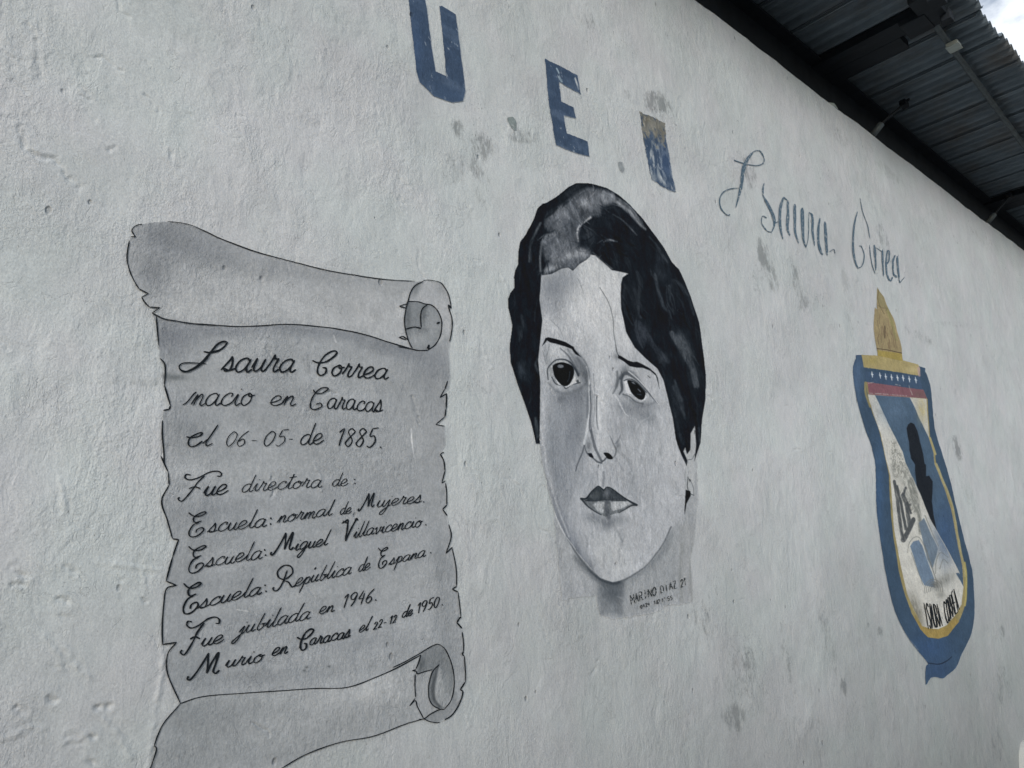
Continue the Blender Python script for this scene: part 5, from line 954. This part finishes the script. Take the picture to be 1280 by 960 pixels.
for k_ in range(34):
    x_ = rng.uniform(290, 490); y_ = rng.uniform(300, 620)
    if x_ > 300 + (y_ - 100) * .42: continue
    ce.line(QT([(x_, y_), (x_ + rng.uniform(-12, 12), y_ + 40), (x_ + rng.uniform(-5, 25), y_ + 90)]), .6, (84, 72, 58), .5, .7, only=(7,))
ce.line(QT([(300, 60), (295, 150), (320, 230), (360, 300)]), 1, (66, 62, 44), .5, only=(7,)); ce.line(QT([(365, 420), (368, 540)]), .9, (50, 42, 36), .8)
ce.grain(.07, ce.n1, (1, 3, 4, 5, 6, 7)); ce.grain(.06, ce.n2, (1, 2, 3, 5, 6, 7)); ce.grain(.1, ce.n1, (2,)); ce.grain(.08, ce.n4)
# flaking at the left edge near the bottom
ce.line([(1122, 776), (1132, 795), (1146, 812)], 2.0, (120, 128, 132), .35, 1.5, tex=1)
ce.build({1: 'border', 2: 'yellow_trim', 3: 'field', 4: 'black_figure', 5: 'red_bar', 6: 'yellow_bar', 7: 'flame'}, emb, 0.0020, M_PAINT, EW)
ribbon(block('ISAURA', *Q6([(250, 320), (368, 332), (398, 495), (288, 520)]), 1.0, .18), 'crest_lettering', M_INK, emb, off=0.0042)
ribbon(block('CORREA', *Q6([(404, 320), (490, 210), (524, 372), (430, 480)]), 1.0, .18), 'crest_lettering', M_INK, emb, off=0.0042)

# ------------------------------------------------------------------ 4. big block letters U . E . N
UP = lambda p: Z(490, 0, 3.368, p)
LC = (166, 173, 177); LB_ = (55, 72, 94)

def letter(name, pts, bbox, label, cat_, fn=None, group=None, wear=.12, col=LB_, smooth=0):
    c = Canvas(*bbox, 1.8, LC); c.poly(pts, col, .9, lab=1, rough=1.4 if pts[0][0] > 790 else .6, smooth=smooth)
    c.grain(.06, c.n2); c.grain(.08, c.n1); c.grain(.07, c.n4)
    sp = np.clip((c.n1 - (.74 - wear)) / .07, 0, 1)
    c.blend((slice(0, c.h), slice(0, c.w)), sp * .55, LC); c.blend((slice(0, c.h), slice(0, c.w)), np.clip((c.n2 - .5) * 1.6, 0, .35) * (name == 'painted_letter'), (92, 108, 128))
    if fn: fn(c)
    res = c.build({1: name}, None, 0.0016, M_PAINT, LC)[1]
    loc = wall_pt(np.array(np.mean([p[0] for p in pts])), np.array(max(p[1] for p in pts)))
    res.data.transform(Matrix.Translation(-Vector(loc))); res.location = loc
    tag(res, label, cat_, group); return res
uo = [(509, -22), (530, -8)] + UP([(148, 40), (165, 180), (183, 300), (228, 318), (222, 250), (213, 150), (200, 25), (210, 22), (272, 58), (283, 160), (300, 280), (310, 380), (300, 425), (255, 430), (180, 402), (118, 345), (102, 300), (85, 150), (68, 0)])
GL = 'big faded blue block capitals'
letter('painted_letter', uo, (505, -26, 588, 134), 'big dark blue painted capital U cut off by the top of the picture', 'letter', lambda c: (c.blob(555, 118, 30, 10, 10, (62, 82, 108), .5), c.blob(520, 60, 8, 40, 0, (60, 84, 118), .4), c.line([(513, 96), (527, 106)], 1.2, (104, 100, 108), .6)), GL, .02)
eo = UP([(640, 247), (715, 285), (780, 318), (795, 396), (745, 372), (700, 345), (712, 427), (765, 450), (775, 498), (722, 487), (735, 560), (822, 595), (828, 660), (780, 648), (735, 630), (690, 612), (685, 600), (660, 440)])
letter('painted_letter', eo, (677, 70, 740, 200), 'blue painted capital E with chipped upper arm, between the two faint dots', 'letter', lambda c: (c.line(UP([(690, 290), (700, 310)]), 1.6, (150, 170, 182), .8), c.line(UP([(700, 325), (712, 345)]), 2.4, (140, 160, 170), .7), c.line(UP([(770, 330), (785, 375)]), 2, (170, 178, 182), .7, tex=.6)), GL, .05)
no = UP([(1038, 470), (1095, 492), (1145, 520), (1152, 580), (1175, 720), (1192, 810), (1155, 798), (1118, 778), (1090, 755), (1078, 700), (1055, 590)])
def nfn(c):
    c.poly(UP([(1030, 460), (1160, 510), (1165, 600), (1130, 610), (1090, 560), (1060, 590), (1045, 560)]), (114, 115, 107), 4, op=1., tex=.12, rough=16)
    c.blob(*UP([(1070, 500)])[0], 7, 4, 10, (92, 92, 84), .8, tex=.5); c.blob(*UP([(1125, 560)])[0], 7, 8, 0, (94, 94, 86), .7, tex=.6); c.blob(*UP([(1100, 530)])[0], 6, 6, 0, (132, 133, 126), .7, tex=.6)
    for p_ in [[(1090, 620), (1085, 670)], [(1112, 700), (1130, 770)], [(1125, 730), (1140, 780)], [(1100, 740), (1110, 775)], [(1095, 640), (1100, 700)], [(1140, 760), (1150, 790)], [(1085, 700), (1098, 760)]]: c.line(UP(p_), (1, 3, 1.2), (156, 166, 172), .75, 1.5, tex=.8)
    sl_ = (slice(0, c.h), slice(0, c.w)); d_ = np.clip((184 - c.Y) / 30, 0, 1)
    c.blend(sl_, np.clip((c.n3 - .60) / .05, 0, 1) * d_ * .7, (84, 86, 82)); c.blend(sl_, np.clip((c.n1 - .62) / .05, 0, 1) * d_ * .7, (148, 150, 146)); c.blend(sl_, np.clip((c.n3 - .58) / .04, 0, 1) * (1 - d_) * .45, (128, 140, 150))
    c.blob(*UP([(1100, 750)])[0], 5, 6, 0, (112, 124, 136), .8, tex=.3); c.blob(*UP([(1150, 680)])[0], 7, 18, -10, (60, 82, 118), .4)
letter('painted_letter', no, (794, 134, 848, 245), 'worn third capital of faded blue and grey paint, scraped nearly blank, right of the E', 'letter', nfn, GL, .12)
letter('painted_dot', UP([(485, 497), (497, 490), (512, 492), (524, 512), (524, 545), (512, 545), (498, 528)]), (630, 142, 650, 166), 'small faded grey-green dot painted between the capital U and the capital E', 'painted dot', None, 'faded dots between the capitals', .16, (112, 124, 126), 3)
letter('painted_dot', UP([(950, 682), (968, 684), (977, 705), (974, 722), (962, 722), (950, 700)]), (768, 198, 784, 218), 'small faded grey dot painted between the capital E and the worn third capital', 'painted dot', None, 'faded dots between the capitals', .16, (122, 131, 136), 3)
# the stroke above the third capital
# ------------------------------------------------------------------ 5. faded cursive name
NM = lambda p: Z(880, 180, 4.741, p)
nm_loc = wall_pt(np.array(1010.), np.array(330.))
nm = empty('painted_cursive_name', tuple(nm_loc), label='faded thin blue-grey cursive name lettered high on the wall above the crest', cat_='lettering')
w1 = [(NM([(172, 97), (200, 108), (260, 125), (310, 130), (345, 115), (350, 80), (325, 42), (285, 50), (250, 95)]), 1.0), (NM([(285, 50), (250, 95), (225, 160), (218, 230), (208, 290), (185, 378)]), [1.4, 3.0, 3.4, 2.6, 2.6, .8]), (NM([(205, 262), (150, 268), (105, 290), (85, 330), (95, 385), (130, 422), (150, 420)]), 1.0),
      (NM([(350, 235), (343, 270), (345, 300)]), [1, 2, 1]), (NM([(340, 300), (370, 360), (405, 430), (412, 480), (395, 525)]), [1.2, 2.4, 3, 2.2, 1]), (NM([(395, 525), (365, 515), (335, 470), (340, 430), (365, 440)]), .9), (NM([(415, 470), (435, 462)]), .9),
      (NM([(465, 315), (448, 380), (445, 460), (452, 520), (462, 565)]), [1.4, 2.8, 3, 2, 1]), (NM([(465, 315), (488, 335)]), 1.2), (NM([(492, 335), (493, 420), (490, 500), (503, 545)]), [2, 2.8, 2.6, 1]), (NM([(533, 358), (533, 450), (535, 530), (555, 590)]), [2.6, 3, 2.6, 1]), (NM([(576, 380), (577, 460), (582, 560), (600, 615)]), [2.6, 3.2, 2.8, 1]), (NM([(600, 615), (612, 560), (615, 450), (618, 405)]), .7),
      (NM([(620, 405), (640, 430), (640, 520), (652, 605)]), [1, 2.6, 2.4, 1]), (NM([(685, 440), (675, 500), (675, 580), (690, 640), (705, 655)]), [1.6, 2.8, 2.6, 1.2]), (NM([(715, 460), (720, 560), (728, 660)]), [2.2, 3, 1.6]), (NM([(740, 640), (765, 625), (775, 650)]), .7)]
w2 = [(NM([(905, 402), (890, 460), (880, 540), (880, 620), (890, 690), (908, 738)]), [1, 2.2, 2.4, 2, 1.2]), (NM([(908, 738), (935, 720), (943, 660), (930, 610), (915, 605)]), .9), (NM([(920, 320), (935, 400), (960, 480), (975, 560)]), .7), (NM([(975, 600), (985, 700), (1010, 770)]), .8), (NM([(1000, 600), (1008, 660), (1012, 750)]), [1.6, 2.4, 1.2]),
      (NM([(1048, 628), (1052, 700), (1058, 785)]), [1.4, 2.2, 1.2]), (NM([(1010, 615), (1045, 640)]), .7), (NM([(1070, 720), (1090, 690), (1092, 640), (1080, 640), (1072, 700), (1078, 770), (1098, 812), (1112, 790)]), 1.4), (NM([(1130, 658), (1115, 700), (1118, 770), (1140, 790)]), 1.8), (NM([(1140, 665), (1145, 740), (1155, 825)]), [1.6, 2.4, 1.2]), (NM([(1155, 825), (1185, 790)]), .6)]
w1 = [(p_, [q * 1.25 for q in np.atleast_1d(w_)] if not np.isscalar(w_) else w_ * 1.25) for p_, w_ in w1]; w2 = [(p_, [q * 1.2 for q in np.atleast_1d(w_)] if not np.isscalar(w_) else w_ * 1.2) for p_, w_ in w2]
ribbon(w1, 'word', M_FADED, nm, off=0.002); ribbon(w2, 'word', M_FADED, nm, off=0.002)

# ------------------------------------------------------------------ 6. metal roof above the wall
RZ = 4.40; X0 = -2.0; SHW = 0.3333
roof = empty('metal_canopy_roof', (X0, 0.0, RZ), label='dark corrugated metal roof on steel beams overhanging the top of the wall', cat_='roof')
def sheet_mesh():
    n = 4; xs = []
    V = []; ys = [-0.72, -0.45, 0.0, 0.6, 1.6, 3.0]
    prof = []
    for k_ in range(n * 6 + 1):
        t = k_ / (n * 6) * SHW; prof.append((t, 0.018 * math.cos(2 * math.pi * n * t / SHW)))
    prof = [(-0.022, -0.012), (-0.018, 0.006)] + [(a, b) for a, b in prof[1:]] 
    for y in ys:
        for (a, b) in prof: V.append((a, y, b + 0.02 * (y + 0.72) * 0.12))
    m_ = len(prof); F = [[i_ * m_ + j_, i_ * m_ + j_ + 1, (i_ + 1) * m_ + j_ + 1, (i_ + 1) * m_ + j_] for i_ in range(len(ys) - 1) for j_ in range(m_ - 1)]
    b0 = len(V); V += [(v[0], v[1], v[2] + 0.004) for v in V]; F += [[q + b0 for q in f[::-1]] for f in F]
    for i_ in range(m_ - 1): F.append([i_ + 1, i_, i_ + b0, i_ + 1 + b0])
    for i_ in range(len(ys) - 1): F.append([i_ * m_, (i_ + 1) * m_, (i_ + 1) * m_ + b0, i_ * m_ + b0])
    # folded drip lip under the left seam: the dark lines seen from below
    for (xa, xb, za, zb) in [(-0.009, 0.001, -0.021, -0.010)]:
        b1 = len(V)
        for y in (-0.70, 3.0):
            V += [(xa, y, za), (xb, y, za), (xb, y, zb), (xa, y, zb)]
        F += [[b1, b1 + 1, b1 + 5, b1 + 4], [b1 + 1, b1 + 2, b1 + 6, b1 + 5], [b1 + 3, b1, b1 + 4, b1 + 7], [b1 + 3, b1 + 2, b1 + 1, b1], [b1 + 4, b1 + 5, b1 + 6, b1 + 7]]
    me = bpy.data.meshes.new('roof_sheet'); me.from_pydata(V, [], F); me.materials.append(M_SHEET); me.update(); return me
sm = sheet_mesh()
for k_ in range(50):
    o = bpy.data.objects.new('roof_sheet', sm); COL.objects.link(o); o.parent = roof
    o.location = (k_ * SHW + 0.10, rng.uniform(-.012, .012), rng.uniform(-.003, .003)); o.rotation_euler = (0, 0, rng.uniform(-.002, .002))
XE = X0 + 50 * SHW
# wall-side beam (two flanges and a web) right behind the wall top
mesh_py('beam', boxes([(((X0 + XE) / 2, 0.10, 4.215), (XE - X0, 0.02, 0.29)), (((X0 + XE) / 2, 0.10, 4.078), (XE - X0, 0.10, 0.014)), (((X0 + XE) / 2, 0.085, 4.355), (XE - X0, 0.13, 0.014))]), M_STEEL, roof, bevel=0.002)
def chan(x0, x1, y0):
    return [(((x0 + x1) / 2, (y0 + 3) / 2, 4.337), (x1 - x0, 3 - y0, 0.006)), ((x0 + .004, (y0 + 3) / 2, 4.362), (0.006, 3 - y0 - .004, 0.040)), ((x1 - .004, (y0 + 3) / 2, 4.362), (0.006, 3 - y0 - .004, 0.040)), (((x0 + x1) / 2, y0 + .004, 4.362), (x1 - x0 - .02, 0.006, 0.040))]
for xr in (-1.9, 1.0, 4.07, 7.08, 9.9, 12.9):
    rf = mesh_py('rafter', boxes(chan(xr, xr + .135, -0.50)), M_STEEL, roof, bevel=0.0015)
    mesh_py('rafter_plate', boxes(chan(xr + .139, xr + .275, -0.36)), M_STEEL, rf, bevel=0.0015)
mesh_py('purlin_pipe', tube([(X0, -0.535, 4.352), (4.2, -0.525, 4.352), (6.2, -0.433, 4.352), (XE, -0.40, 4.352)], 0.016, 12), M_PIPE, roof, smooth=True)
mesh_py('purlin', boxes([(((X0 + XE) / 2, 1.2, 4.355), (XE - X0, 0.05, 0.05))]), M_STEEL, roof)
mesh_py('purlin', boxes([(((X0 + XE) / 2, 2.6, 4.355), (XE - X0, 0.05, 0.05))]), M_STEEL, roof)
def strut(x):
    s_ = mesh_py('strut', tube([(x, 0.01, 4.06), (x + 0.02, -0.045, 4.12)], 0.02, 10), M_PIPE, roof, smooth=True)
    mesh_py('strut_bracket', tube([(x + 0.02, -0.045, 4.12), (x + 0.16, -0.09, 4.235), (x + 0.33, -0.125, 4.37)], 0.009, 8), M_STEEL, s_, smooth=True)
    mesh_py('clamp', boxes([((x + 0.27, -0.112, 4.32), (0.06, 0.04, 0.04))]), M_STEEL, s_, bevel=.003)
for x in (1.9, 4.62, 6.75, 9.2): strut(x)
# roof joint plates where the pipe meets the rafter line
for x in (4.02,):
    mesh_py('joint_plate', boxes([((x + .06, -0.56, 4.335), (0.30, 0.11, 0.05)), ((x + .13, -0.47, 4.325), (0.16, 0.13, 0.04)), ((x - .02, -0.62, 4.31), (0.10, 0.07, 0.05)), ((x + .17, -0.605, 4.305), (0.06, 0.05, 0.06))]), M_STEEL, roof, bevel=.004)
# pale box on the pipe
bx = empty('electrical_box', (4.505, -0.535, 4.312), label='small pale square electrical box fixed under the roof pipe', cat_='box')
mesh_py('box_body', boxes([((4.505, -0.535, 4.320), (0.070, 0.060, 0.022))]), M_BOX, bx, bevel=.003)
mesh_py('box_lid', boxes([((4.505, -0.535, 4.305), (0.078, 0.068, 0.006))]), M_BOX, bx, bevel=.002)
# broken bit of tile on the wall top
tl_ = mesh_py('tile_fragment', ([(4.05, .012, 4.045), (4.13, .0, 4.045), (4.14, .05, 4.045), (4.06, .05, 4.045), (4.055, .015, 4.063), (4.10, .005, 4.072), (4.125, .02, 4.062), (4.07, .04, 4.06)], [[0, 1, 5, 4], [1, 6, 5], [1, 2, 6], [2, 3, 7, 6], [3, 0, 4, 7], [4, 5, 6, 7], [3, 2, 1, 0]]), M_BOX, None)
tag(tl_, 'small pale broken piece of masonry lying on top of the wall', 'fragment')

# ------------------------------------------------------------------ rough stuff at the foot of the wall, far right
def mound():
    n = 26; V = []; F = []
    for i_ in range(n):
        for j_ in range(10):
            u_ = i_ / (n - 1); v_ = j_ / 9
            x = 5.04 + 1.7 * u_; y = 0.03 - 0.42 * v_; hgt = 0.47 * min(1, u_ / .10, (1 - u_) / .3) ** .5 * (1 - v_ ** 2.2) + .02 * (vnoise(x * 9, y * 9, 4) - .5)
            V.append((x, y, max(float(hgt), -.02)))
    F = [[i_ * 10 + j_, i_ * 10 + j_ + 1, (i_ + 1) * 10 + j_ + 1, (i_ + 1) * 10 + j_] for i_ in range(n - 1) for j_ in range(9)]
    return V, F
M_CEM = plaster_mat('bare_cement', 'wall', color=(0.50, 0.51, 0.49))
md = mesh_py('cement_buttress', mound(), M_CEM, None, smooth=True)
tag(md, 'low pale cement hump at the foot of the wall, lower right corner', 'cement hump')
